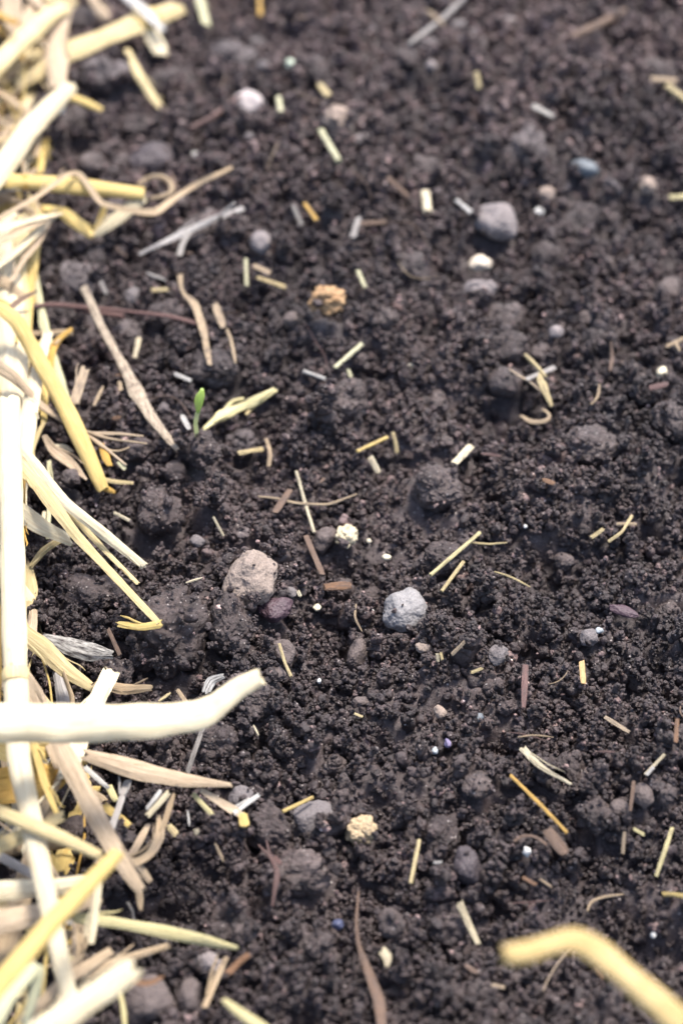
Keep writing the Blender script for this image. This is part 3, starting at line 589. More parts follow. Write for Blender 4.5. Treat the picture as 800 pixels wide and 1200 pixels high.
def build_sweep(name, mat, origin, parent=None, seed=0, res=None, **k):
    VV, F, UV, C_, W, T = sweep(seed=seed, **k) if res is None else res
    me = mesh_np(name, (VV - origin) * S, F, mat)
    me.set_sharp_from_angle(angle=R(38))
    uvl = me.uv_layers.new(name='UVMap'); o_ = np.array(UV, dtype=np.float32); o_[:, 0] += (seed * .37) % 9; uvl.data.foreach_set('uv', o_.ravel())
    o = link(name, me, Vector(origin) * S if parent is None else (0, 0, 0), parent)
    return o, C_, W, T
sid = [0]
def straw(name, pts, w, kind, col, h, label, cat, group=None, rest=False, node=None, **k):
    """pts: photo pixels; w: px width (number or list); h: cm above the ground (number or list)"""
    sid[0] += 1
    n = len(pts); w = [w] * n if not hasattr(w, '__len__') else w; h = [h] * n if not hasattr(h, '__len__') else h
    A = TOPS if rest else MAC
    if rest and n <= 3:                          # short stiff pieces: ends on the surface, never dipping under it
        P3 = [at(a, b, hh + .0, A) for (a, b), hh in zip(pts, h)]
        if n == 2:
            mid = ((pts[0][0] + pts[1][0]) / 2, (pts[0][1] + pts[1][1]) / 2); zm = samp(A, *at(*mid, h[0], A)[0][:2]) + h[0]
            dz = max(0, zm - (P3[0][0][2] + P3[1][0][2]) / 2)
            P3 = [at(a, b, hh + dz, A) for (a, b), hh in zip(pts, h)]
    elif rest: P3 = [at(a, b, hh, A) for (a, b), hh in zip(pts, h)]
    else:
        q = np.r_[0, np.cumsum(np.hypot(*np.diff(np.array(pts, float), axis=0).T))]; m = max(n, int(q[-1] / 9) + 2)
        qq = np.unique(np.r_[q, np.linspace(0, q[-1], m)])
        pts = [(np.interp(t, q, [p[0] for p in pts]), np.interp(t, q, [p[1] for p in pts])) for t in qq]
        w = [np.interp(t, q, w) for t in qq]; h = [np.interp(t, q, h) for t in qq]
        zs = [at(*p, 0)[0] for p in pts]; zg = np.array([samp(MAC, z[0], z[1]) for z in zs])
        base = np.convolve(np.pad(zg, 6, 'edge'), np.ones(13) / 13, 'valid') if len(zg) > 3 else zg     # stiff: ignores small relief
        tgt = base + np.array(h); lift = []
        for (a, b), zz in zip(pts, tgt):
            d = ray(a, b); t = (CAM_H - zz) / -d[2]; lift.append(max(0, samp(TOPS, d[0] * t, d[1] * t) + .10 - zz))
        idx_ = np.arange(len(qq)); lift = [max(l * math.exp(-abs(qq[i] - qq[j]) / 45) for j, l in enumerate(lift)) for i in idx_]
        P3 = []
        for (a, b), zz, l in zip(pts, tgt, lift):
            d = ray(a, b); t = (CAM_H - zz - l) / -d[2]; P3.append((np.array([d[0] * t, d[1] * t, zz + l]), t))
    pts3 = [p for p, d in P3]; wid = [ww * d / FPX / 2 for ww, (p, d) in zip(w, P3)]
    org = np.array(pts3).mean(0); org[2] = min(p[2] for p in pts3)
    mt_ = (CL if rest else C)[col]
    o, C_, W, T = build_sweep(name, mt_, org, seed=sid[0], pts=pts3, wid=wid, kind=kind, **k)
    tag(o, label, cat, group)
    if kind in ('flat', 'chip', 'leaf') and len(C_) > 9 and max(W) > .05 and (not rest or name in ('straw',)):
        for f_ in range(random.choice([1, 2, 2, 3])):      # loose fibres splitting off the stem
            i0 = random.randrange(2, len(C_) - 3); e_ = min(len(C_) - 1, i0 + random.randint(3, 9)); sd_ = random.choice((-1, 1))
            side = np.cross(T[i0], [0, 0, 1.]); side /= max(np.linalg.norm(side), 1e-3)
            fp = [C_[i] + side * sd_ * (W[i] * (.75 + .5 * u) + random.uniform(0, .10) * u) + np.array([0, 0, .03 + .12 * u]) for i, u in zip(range(i0, e_ + 1), np.linspace(0, 1, e_ + 1 - i0))]
            build_sweep('fibre', mt_, org, parent=o, seed=sid[0] + 300 + f_, pts=fp, wid=[random.uniform(.012, .028)] * len(fp), kind='thread', taper=(1, .3), wob=.1)
    if node is not None:                         # the swollen joint of the stem
        i = int(node * (len(C_) - 1)); ww = W[i] * 1.05
        seg = [C_[i] - T[i] * ww * .55, C_[i] - T[i] * ww * .2, C_[i] + T[i] * ww * .2, C_[i] + T[i] * ww * .55]
        build_sweep('node', C[{'white': 'cream', 'cream': 'yellow', 'yellow': 'gold'}.get(col, 'tan')], org, parent=o, seed=sid[0] + 900, pts=seg, wid=[ww * .98, ww * 1.06, ww * 1.06, ww * .98], kind='tube', ragged=0, step=ww * .3, smooth=0)
    return o

# --- litter lying on the soil
LIT = [
 ('straw_piece', [(347, 552), (357, 588), (368, 624)], 5, 'tube', 'white', 'slim white straw crossing a curved tan rootlet in the centre'),
 ('rootlet', [(303, 582), (325, 584), (345, 590), (385, 592), (418, 579)], 5, 'thread', 'tan', 'curved tan rootlet lying under the slim white straw in the centre'),
 ('bark_chip', [(322, 601), (340, 574)], 11, 'chip', 'brown', 'small brown chip under the left end of the curved tan rootlet'),
 ('straw_piece', [(504, 674), (562, 624)], 7, 'tube', 'green', 'longer of two parallel straw pieces above the pale bluish stone'),
 ('straw_piece', [(517, 693), (543, 658)], 6, 'tube', 'cream', 'shorter of two parallel straw pieces above the pale bluish stone'),
 ('straw_piece', [(552, 636), (572, 638), (594, 636)], 4, 'thread', 'cream', 'thin horizontal straw touching the top of the longer parallel piece'),
 ('straw_piece', [(579, 670), (598, 676), (621, 688)], 4, 'thread', 'cream', 'thin jointed straw sliver right of the two parallel pieces'),
 ('straw_piece', [(692, 630), (706, 620)], 6, 'flat', 'cream', 'short cream chip left of the crossed slivers at the right'),
 ('straw_piece', [(713, 634), (728, 624), (740, 604)], 5, 'flat', 'cream', 'steeper of the two crossed straw slivers at the right'),
 ('straw_piece', [(722, 614), (745, 614)], 5, 'flat', 'tan', 'flatter of the two crossed straw slivers at the right'),
 ('straw_piece', [(532, 543), (552, 522)], 12, 'flat', 'white', 'bright white flat straw chip on top of the round brown clod'),
 ('straw_piece', [(418, 529), (454, 512)], 6, 'tube', 'yellow', 'slim yellow straw piece in the centre above a short white one'),
 ('straw_piece', [(460, 507), (463, 517), (465, 531)], 7, 'flat', 'cream', 'short upright cream chip right of the slim yellow piece'),
 ('straw_piece', [(434, 536), (443, 553)], 11, 'flat', 'white', 'short thick white straw chip below the slim yellow piece'),
 ('straw_piece', [(392, 431), (424, 403)], 8, 'tube', 'mint', 'pale green-white straw piece below the orange lump'),
 ('straw_piece', [(356, 435), (381, 444)], 7, 'tube', 'silver', 'silvery white straw piece left of the pale green-white one'),
 ('straw_piece', [(408, 433), (411, 442)], 6, 'flat', 'mint', 'tiny pale chip right below the pale green-white straw piece'),
 ('straw_piece', [(419, 317), (428, 337)], 7, 'flat', 'mint', 'short greenish straw piece right of the orange lump'),
 ('straw_piece', [(376, 153), (397, 189)], 11, 'tube', 'mint', 'thick pale straw piece under the round tan pebble at the top'),
 ('straw_piece', [(498, 225), (501, 249)], 15, 'tube', 'white', 'stubby cream-white straw stump in the upper middle'),
 ('straw_piece', [(534, 234), (552, 249)], 8, 'flat', 'silver', 'silvery chip right of the stubby cream-white stump'),
 ('straw_piece', [(624, 124), (648, 136)], 9, 'flat', 'silver', 'silvery white chip at the upper right'),
 ('straw_piece', [(558, 85), (561, 103)], 10, 'flat', 'cream', 'short upright cream chip near the top right of the middle'),
 ('twig', [(668, 44), (700, 30), (732, 12)], 16, 'thread', 'brown', 'thick brown twig blurred at the top right'),
 ('twig', [(478, 52), (515, 25), (550, -8)], 9, 'thread', 'greyw', 'grey twig slanting up to the top edge, right of the middle'),
 ('twig', [(500, 12), (520, 30)], 8, 'thread', 'tan', 'short tan twig crossing the grey one at the top edge'),
 ('straw_piece', [(304, -6), (305, 18)], 8, 'flat', 'gold', 'orange-brown straw end at the top edge'),
 ('straw_piece', [(343, 240), (353, 263)], 7, 'flat', 'greyw', 'grey straw chip left of the ochre one in the upper middle'),
 ('straw_piece', [(357, 238), (371, 258)], 7, 'flat', 'gold', 'ochre straw chip right of the grey one in the upper middle'),
 ('straw_piece', [(413, 278), (420, 255)], 10, 'flat', 'greyw', 'pale greyish chip in the upper middle, above the orange lump'),
 ('straw_piece', [(420, 262), (452, 260)], 8, 'flat', 'brown', 'reddish-grey chip beside the pale greyish one in the upper middle'),
 ('straw_piece', [(454, 208), (478, 230)], 9, 'flat', 'brown', 'brown chip left of the stubby cream-white stump'),
 ('straw_piece', [(326, 113), (329, 130)], 10, 'flat', 'mint', 'pale chip right beside the pinkish-white stone'),
 ('straw_piece', [(374, 98), (385, 112)], 10, 'flat', 'cream', 'pale cream chip just above the round tan pebble at the top'),
 ('straw_piece', [(780, 100), (806, 120)], 11, 'tube', 'cream', 'cream straw running out of the right edge near the top'),
 ('straw_piece', [(762, 92), (792, 94)], 9, 'flat', 'tan', 'tan chip above the cream straw at the upper right edge'),
 ('straw_piece', [(784, 231), (804, 230)], 11, 'flat', 'green', 'yellow-green chip at the right edge'),
 ('twig', [(222, 151), (250, 137), (282, 112)], 10, 'thread', 'red', 'reddish twig slanting up to the pinkish-white stone'),
 ('straw_piece', [(288, 304), (289, 335)], 6, 'tube', 'mint', 'upright greenish-white straw piece below the pale pinkish pebble'),
 ('straw_piece', [(297, 311), (317, 320)], 10, 'flat', 'tan', 'upper of two blurred cream chips left of the orange lump'),
 ('straw_piece', [(302, 325), (334, 336)], 8, 'flat', 'cream', 'lower of two blurred cream chips left of the orange lump'),
 ('dry_leaf', [(211, 322), (213, 343), (228, 355), (238, 385), (246, 428)], [14, 6, 12, 12, 11], 'leaf', 'tan', 'curled tan dry leaf strip standing beside the end of the red-brown twig'),
 ('dry_leaf', [(252, 356), (262, 384)], 14, 'leaf', 'pink', 'shrivelled tan leaf scrap right of the curled tan leaf strip'),
 ('dry_leaf', [(266, 386), (271, 400), (276, 426)], 7, 'thread', 'tan', 'narrow brown strand below the shrivelled tan leaf scrap'),
 ('straw_piece', [(279, 531), (308, 526)], 9, 'flat', 'cream', 'short cream straw chip right of the clod beneath the seedling'),
 ('straw_piece', [(312, 514), (317, 530), (315, 546)], 6, 'flat', 'tan', 'tan chip upright beside the short cream straw chip'),
 ('straw_piece', [(158, 419), (163, 396)], 9, 'flat', 'white', 'short white straw chip left of the long dried stalk'),
 ('straw', [(87, 473), (100, 432)], [16, 15], 'flat', 'pink', 'broad pinkish stub left of the long dried stalk'),
 ('straw_piece', [(110, 476), (121, 453)], 7, 'thread', 'tan', 'small tan strand right of the broad pinkish stub'),
 ('straw_piece', [(140, 447), (142, 458)], 8, 'flat', 'tan', 'tiny tan chip between the pinkish stub and the long dried stalk'),
 ('straw_piece', [(178, 340), (197, 339)], 8, 'flat', 'cream', 'small cream chip just above the red-brown twig'),
 ('straw_piece', [(118, 330), (125, 345)], 8, 'flat', 'greyw', 'pale grey chip near the top end of the long dried stalk'),
 ('straw_piece', [(172, 320), (195, 329)], 4, 'thread', 'silver', 'thin grey sliver left of the curled tan leaf strip'),
 ('straw_piece', [(205, 438), (224, 446)], 6, 'flat', 'silver', 'silvery chip between the dried stalk and the clod above the seedling'),
 ('straw_piece', [(213, 486), (222, 503)], 9, 'leaf', 'silver', 'small bluish-white scrap just left of the seedling'),
 ('straw_piece', [(250, 606), (262, 628)], 4, 'tube', 'white', 'tiny slim white straw right of the large round clod on the left'),
 ('straw_piece', [(134, 601), (152, 610)], 7, 'flat', 'white', 'small white chip left of the large round clod'),
 ('straw_piece', [(218, 683), (237, 677)], 3.5, 'thread', 'white', 'hair-thin white sliver on top of the biggest dark clod'),
 ('straw', [(612, 877), (626, 892), (640, 903), (669, 919)], [13, 12, 8, 4], 'flat', 'white', 'torn pale straw chip pointing down right, at the lower right'),
 ('straw_piece', [(598, 909), (630, 940), (664, 976)], 6, 'tube', 'gold', 'long golden straw piece below the torn pale chip at the lower right'),
 ('straw_piece', [(787, 970), (779, 995), (768, 1027)], 7, 'tube', 'green', 'thin yellow-green straw upright near the lower right edge'),
 ('straw_piece', [(776, 1048), (790, 1048), (806, 1051)], 9, 'flat', 'yellow', 'bright yellow chip cut by the right edge at the lower right'),
 ('straw_piece', [(755, 908), (778, 884)], 5, 'flat', 'white', 'slim white chip at the right above the round pinkish-brown pebble'),
 ('straw_piece', [(757, 908), (765, 899)], 6, 'flat', 'silver', 'tiny silvery chip at the foot of the slim white chip at the right'),
 ('straw_piece', [(538, 1058), (548, 1080), (560, 1106)], [13, 11, 7], 'flat', 'white', 'split pale straw chip below the dark purplish stone'),
 ('straw_piece', [(481, 1035), (491, 984)], 6, 'tube', 'cream', 'pale upright straw piece right of the crusty ochre lump'),
 ('straw_piece', [(331, 951), (350, 942), (367, 934)], 6, 'tube', 'yellow', 'golden straw piece behind the flat light-grey stone'),
 ('straw_piece', [(447, 1113), (454, 1121), (453, 1133)], [14, 17, 5], 'flat', 'white', 'heart-shaped white chip below a round clod at the bottom'),
 ('bark_chip', [(681, 775), (683, 801)], 11, 'chip', 'goldchip', 'small rectangular golden wood chip on the right'),
 ('bark_chip', [(615, 779), (613, 830)], [11, 9], 'chip', 'red', 'upright red-brown bark chip left of the golden wood chip'),
 ('bark_chip', [(708, 840), (737, 858)], 7, 'chip', 'pink', 'slanted pinkish wood sliver on the right below the golden chip'),
 ('bark_chip', [(380, 688), (411, 686)], 14, 'chip', 'rust', 'orange-brown bark chip in the centre below the knobbly cream lump'),
 ('bark_chip', [(358, 628), (378, 674)], 11, 'chip', 'brown', 'dark slanted bark strip left of the orange-brown chip'),
 ('straw_piece', [(327, 754), (333, 775), (341, 793)], 5, 'tube', 'cream', 'thin cream straw leaning on the grey-brown stone below the tan-grey one'),
 ('rootlet', [(417, 708), (415, 724), (424, 740)], 4, 'thread', 'tan', 'hair-thin curved rootlet left of the pale bluish stone'),
 ('rootlet', [(303, 990), (318, 1006), (326, 1022), (322, 1042), (319, 1062)], [5, 6, 10, 9, 8], 'thread', 'red', 'reddish forked root upright at the lower left of the middle'),
 ('rootlet', [(312, 985), (317, 1004), (326, 1020)], 4, 'thread', 'red', 'short red prong joining the reddish forked root'),
 ('rootlet', [(420, 1045), (417, 1080), (420, 1108), (432, 1140), (444, 1172), (447, 1206)], [4, 5, 7, 14, 18, 16], 'chip', 'brown', 'long brown root broadening towards the bottom edge'),
 ('rootlet', [(688, 1068), (690, 1056), (706, 1051), (730, 1048)], 5, 'thread', 'tan', 'thin bent rootlet above the blurred yellow stalk'),
 ('rootlet', [(606, 864), (625, 861), (648, 864)], 3, 'thread', 'tan', 'hair-thin rootlet above the torn pale chip at the lower right'),
 ('seed_husk', [(631, 438), (636, 452), (646, 476)], [8, 15, 6], 'flat', 'cream', 'pointed pale seed husk on the right'),
 ('rootlet', [(614, 415), (624, 425), (640, 442)], [9, 7, 5], 'thread', 'cream', 'short pale stem above the pointed seed husk'),
 ('rootlet', [(610, 487), (622, 495), (640, 494), (646, 487), (635, 479)], [5, 9, 8, 6, 4], 'flat', 'tan', 'hooked pale shell-like strand below the pointed seed husk'),
 ('rootlet', [(596, 432), (606, 440), (622, 448), (632, 458)], 4, 'thread', 'pink', 'thin strand running from the smooth round clod to the seed husk'),
 ('straw_piece', [(617, 444), (650, 430)], 8, 'flat', 'greyw', 'greyish chip behind the pointed seed husk'),
 ('rootlet', [(692, 474), (700, 466), (702, 450)], 5, 'thread', 'tan', 'thin hooked strand right of the seed husk'),
 ('straw_piece', [(780, 406), (804, 395)], 7, 'flat', 'tan', 'tan straw sliver at the right edge above the cream seed'),
 ('straw_piece', [(790, 400), (796, 412)], 5, 'thread', 'tan', 'short prong under the tan sliver at the right edge'),
 ('rootlet', [(715, 400), (717, 420), (714, 435)], 6, 'thread', 'brown', 'dull brown rootlet behind the thin hooked strand'),
 ('bark_chip', [(760, 455), (782, 450)], 10, 'chip', 'red', 'dull reddish chip below the cream seed near the right edge'),
 ('bark_chip', [(640, 972), (662, 1000)], 19, 'chip', 'brown', 'broad dark bark chip below the long golden straw piece'),
 ('bark_chip', [(742, 915), (738, 950)], 7, 'chip', 'brown', 'upright brown sliver between two stones at the lower right'),
 ('bark_chip', [(731, 975), (729, 1000)], 7, 'chip', 'pink', 'small upright pinkish sliver below the round pinkish-brown pebble'),
 ('bark_chip', [(793, 842), (791, 870)], 7, 'chip', 'rust', 'small rusty sliver at the right edge'),
 ('bark_chip', [(612, 1028), (628, 1037)], 6, 'chip', 'rust', 'small brown sliver below the white chip of stone'),
 ('straw_piece', [(632, 1030), (646, 1040)], 4, 'thread', 'tan', 'short tan sliver right of the small brown sliver, lower right'),
 ('rootlet', [(602, 986), (612, 978), (628, 980), (640, 990)], 5, 'chip', 'brown', 'curved brown root above the white chip of stone'),
 ('straw_piece', [(742, 971), (754, 978)], 6, 'flat', 'green', 'tiny green chip left of the yellow-green straw at the lower right'),
 ('straw_piece', [(756, 903), (760, 896)], 0, '', '', ''),
 ('straw_piece', [(512, 766), (513, 775)], 5, 'flat', 'white', 'left one of two tiny white slivers below the pale bluish stone'),
 ('straw_piece', [(516, 765), (518, 773)], 5, 'flat', 'cream', 'right one of two tiny white slivers below the pale bluish stone'),
 ('straw_piece', [(529, 767), (544, 752)], 6, 'flat', 'pink', 'small tan sliver right of the two tiny white slivers'),
 ('straw_piece', [(552, 788), (565, 783)], 5, 'flat', 'cream', 'small cream sliver left of the greyish-violet stone'),
 ('straw_piece', [(349, 692), (352, 699)], 5, 'flat', 'white', 'tiny white chip right of the small grey pebble by the tan-grey stone'),
 ('straw_piece', [(297, 850), (303, 862)], 4, 'thread', 'white', 'tiny slim white sliver below the tip of the big horizontal straw'),
 ('straw_piece', [(415, 836), (425, 840)], 4, 'flat', 'cream', 'tiny cream sliver under the small pinkish-brown pebble'),
 ('straw_piece', [(252, 988), (262, 1010)], 5, 'thread', 'tan', 'thin tan sliver left of the reddish forked root'),
 ('straw_piece', [(508, 1011), (518, 1010)], 4, 'flat', 'silver', 'tiny silvery sliver left of the dark purplish stone'),
 ('straw_piece', [(770, 1115), (790, 1080)], 0, '', '', ''),
 ('straw_piece', [(576, 1154), (591, 1157)], 6, 'flat', 'pink', 'small pinkish chip below the blurred yellow stalk tip'),
 ('bark_chip', [(545, 1131), (559, 1140)], 8, 'chip', 'brown', 'small brown chip left of the blurred yellow stalk tip'),
 ('straw_piece', [(218, 968), (222, 955)], 0, '', '', ''),
 ('straw_piece', [(230, 972), (231, 977)], 9, 'flat', 'white', 'tiny white chip right of the looping tan strand at the lower left'),
 ('straw_piece', [(198, 968), (207, 978)], 11, 'flat', 'cream', 'small cream chip at the tip of the looping tan strand'),
 ('straw_piece', [(220, 950), (222, 968)], 4, 'thread', 'silver', 'hair-thin silvery sliver above the tiny white chip, lower left'),
 ('paper_scrap', [(52, 747), (80, 757), (105, 764), (132, 767)], [12, 28, 30, 14], 'flat', 'mould', 'torn silvery-white flake left of the blocky brown clod'),
 ('straw_piece', [(241, 812), (247, 798), (262, 792)], [13, 18, 9], 'flat', 'mould', 'whitish film scrap behind the big horizontal straw'),
 ('bark_chip', [(127, 737), (141, 768)], 8, 'chip', 'brown', 'brown sliver standing above the blocky brown clod'),
 ('straw_piece', [(208, 808), (222, 828)], 6, 'flat', 'tan', 'short tan straw just behind the bend of the big horizontal straw'),
 ('straw_piece', [(186, 822), (200, 812)], 5, 'thread', 'cream', 'thin cream strand behind the big horizontal straw'),
 ('straw', [(240, 848), (228, 880), (220, 905)], 8, 'flat', 'greyw', 'greyish straw sticking out below the big horizontal straw'),
]
CL['goldchip'] = straw_material('golden_wood', (.62, .42, .20), (.46, .28, .12), .1, (.1, .06, .03), 0, .7)
catof = {'straw_piece': 'straw piece', 'straw': 'straw', 'rootlet': 'root', 'bark_chip': 'bark chip', 'twig': 'twig', 'dry_leaf': 'dry leaf', 'seed_husk': 'seed husk', 'paper_scrap': 'flake'}
for nm, pts, w, kind, col, lab in LIT:
    if not kind: continue
    long_ = nm in ('rootlet', 'dry_leaf', 'paper_scrap')
    w = [v * .74 for v in w] if hasattr(w, '__len__') else w * (.76 if w < 6.5 else .68)
    straw(nm, pts, w, kind, col, .02 if kind == 'thread' else .03, lab, catof[nm], rest=True, ragged=.7 if kind in ('flat', 'chip', 'leaf') else .3,
          roll=random.uniform(-.25, .25) if kind != 'thread' else 0, smooth=2 if long_ else 1, wob=.14 if kind in ('chip', 'flat', 'leaf') else .06,
          taper=(.85, .8) if kind in ('chip',) else (.6, .5) if kind == 'thread' else (.7, .6) if kind == 'leaf' else (1, 1))

# the seedling: stem and two folded seed leaves
p0, d0 = at(230, 503, .0, TOPS); p1, _ = at(229, 495, .35, TOPS); p2, _ = at(232, 483, .7, TOPS); p3, _ = at(237, 456, 1.4, TOPS)
root = bpy.data.objects.new('seedling', None); COL.objects.link(root); root.location = Vector(p0) * S; root.empty_display_size = .005
tag(root, 'tiny green seedling pushing up between two dark clods', 'seedling')
kpx = d0 / FPX
build_sweep('stem', C['sproutstem'], p0, parent=root, seed=3, pts=[p0 - [0, 0, .3], p0, p1, p2], wid=[2.6 * kpx] * 4, kind='thread', ragged=.1, wob=.03)
build_sweep('seed_leaf', C['sprout'], p0, parent=root, seed=4, pts=[p2, p2 * .5 + p3 * .5, p3], wid=[2.2 * kpx, 4.6 * kpx, 4.4 * kpx], kind='thread', ragged=0, wob=.02, taper=(1, .5))
q3 = p3 + np.array([-.05, .05, -.1]); build_sweep('seed_leaf', C['sprout'], p0, parent=root, seed=5, pts=[p2, p2 * .5 + q3 * .5 + [-.06, .04, 0], q3], wid=[2 * kpx, 3.6 * kpx, 2.6 * kpx], kind='thread', ragged=0, wob=.02, taper=(1, .5))

# --- long pieces lying on or leaning over the soil
straw('dried_stalk', [(98, 336), (106, 352), (120, 385), (148, 434), (160, 460), (178, 490), (192, 508), (208, 527)], [12, 8, 9, 11, 16, 14, 11, 4], 'chip', 'dried',
      [1.5, 1.35, 1.1, .8, .65, .5, .35, .1], 'long dried brownish stalk slanting down right from the heap to a dark clod', 'dried stalk', ragged=.8, wob=.16, smooth=2)
straw('twig', [(22, 361), (60, 357), (120, 362), (200, 371), (242, 383)], 5.5, 'thread', 'red', [.9, .8, .65, .5, .35], 'long thin red-brown twig lying crosswise below the curly tan strand', 'twig', wob=.12)
straw('twig', [(88, 362), (125, 368), (145, 371)], 7, 'thread', 'red', [.5, .45, .4], 'short red-brown twig side by side with the long thin one', 'twig', wob=.12)
straw('straw', [(163, 298), (190, 285), (215, 273), (250, 257), (285, 244)], [4, 6, 8, 8, 7], 'flat', 'greyw', [.35, .45, .5, .5, .5], 'grey forked stem lying below the curly tan strand', 'straw', wob=.1)
straw('straw', [(210, 300), (214, 284), (222, 272)], 7, 'flat', 'greyw', .4, 'short grey prong under the grey forked stem', 'straw')
straw('straw', [(258, 252), (275, 238)], 4, 'thread', 'greyw', .5, 'thin grey splinter at the upper end of the grey forked stem', 'straw')
straw('straw', [(240, 502), (258, 488), (278, 479), (300, 470), (322, 457)], [6, 11, 9, 11, 8], 'chip', 'green', [.4, .42, .42, .45, .45], 'frayed yellow-green straw end right of the seedling', 'straw', ragged=1.2, wob=.35)
straw('straw', [(262, 483), (272, 470), (285, 468)], 5, 'thread', 'green', .6, 'thin fibre peeling off the frayed yellow-green straw end', 'straw')
straw('straw', [(288, 486), (300, 474), (310, 467)], 4, 'thread', 'cream', .6, 'thin fibre along the lower side of the frayed yellow-green straw end', 'straw')

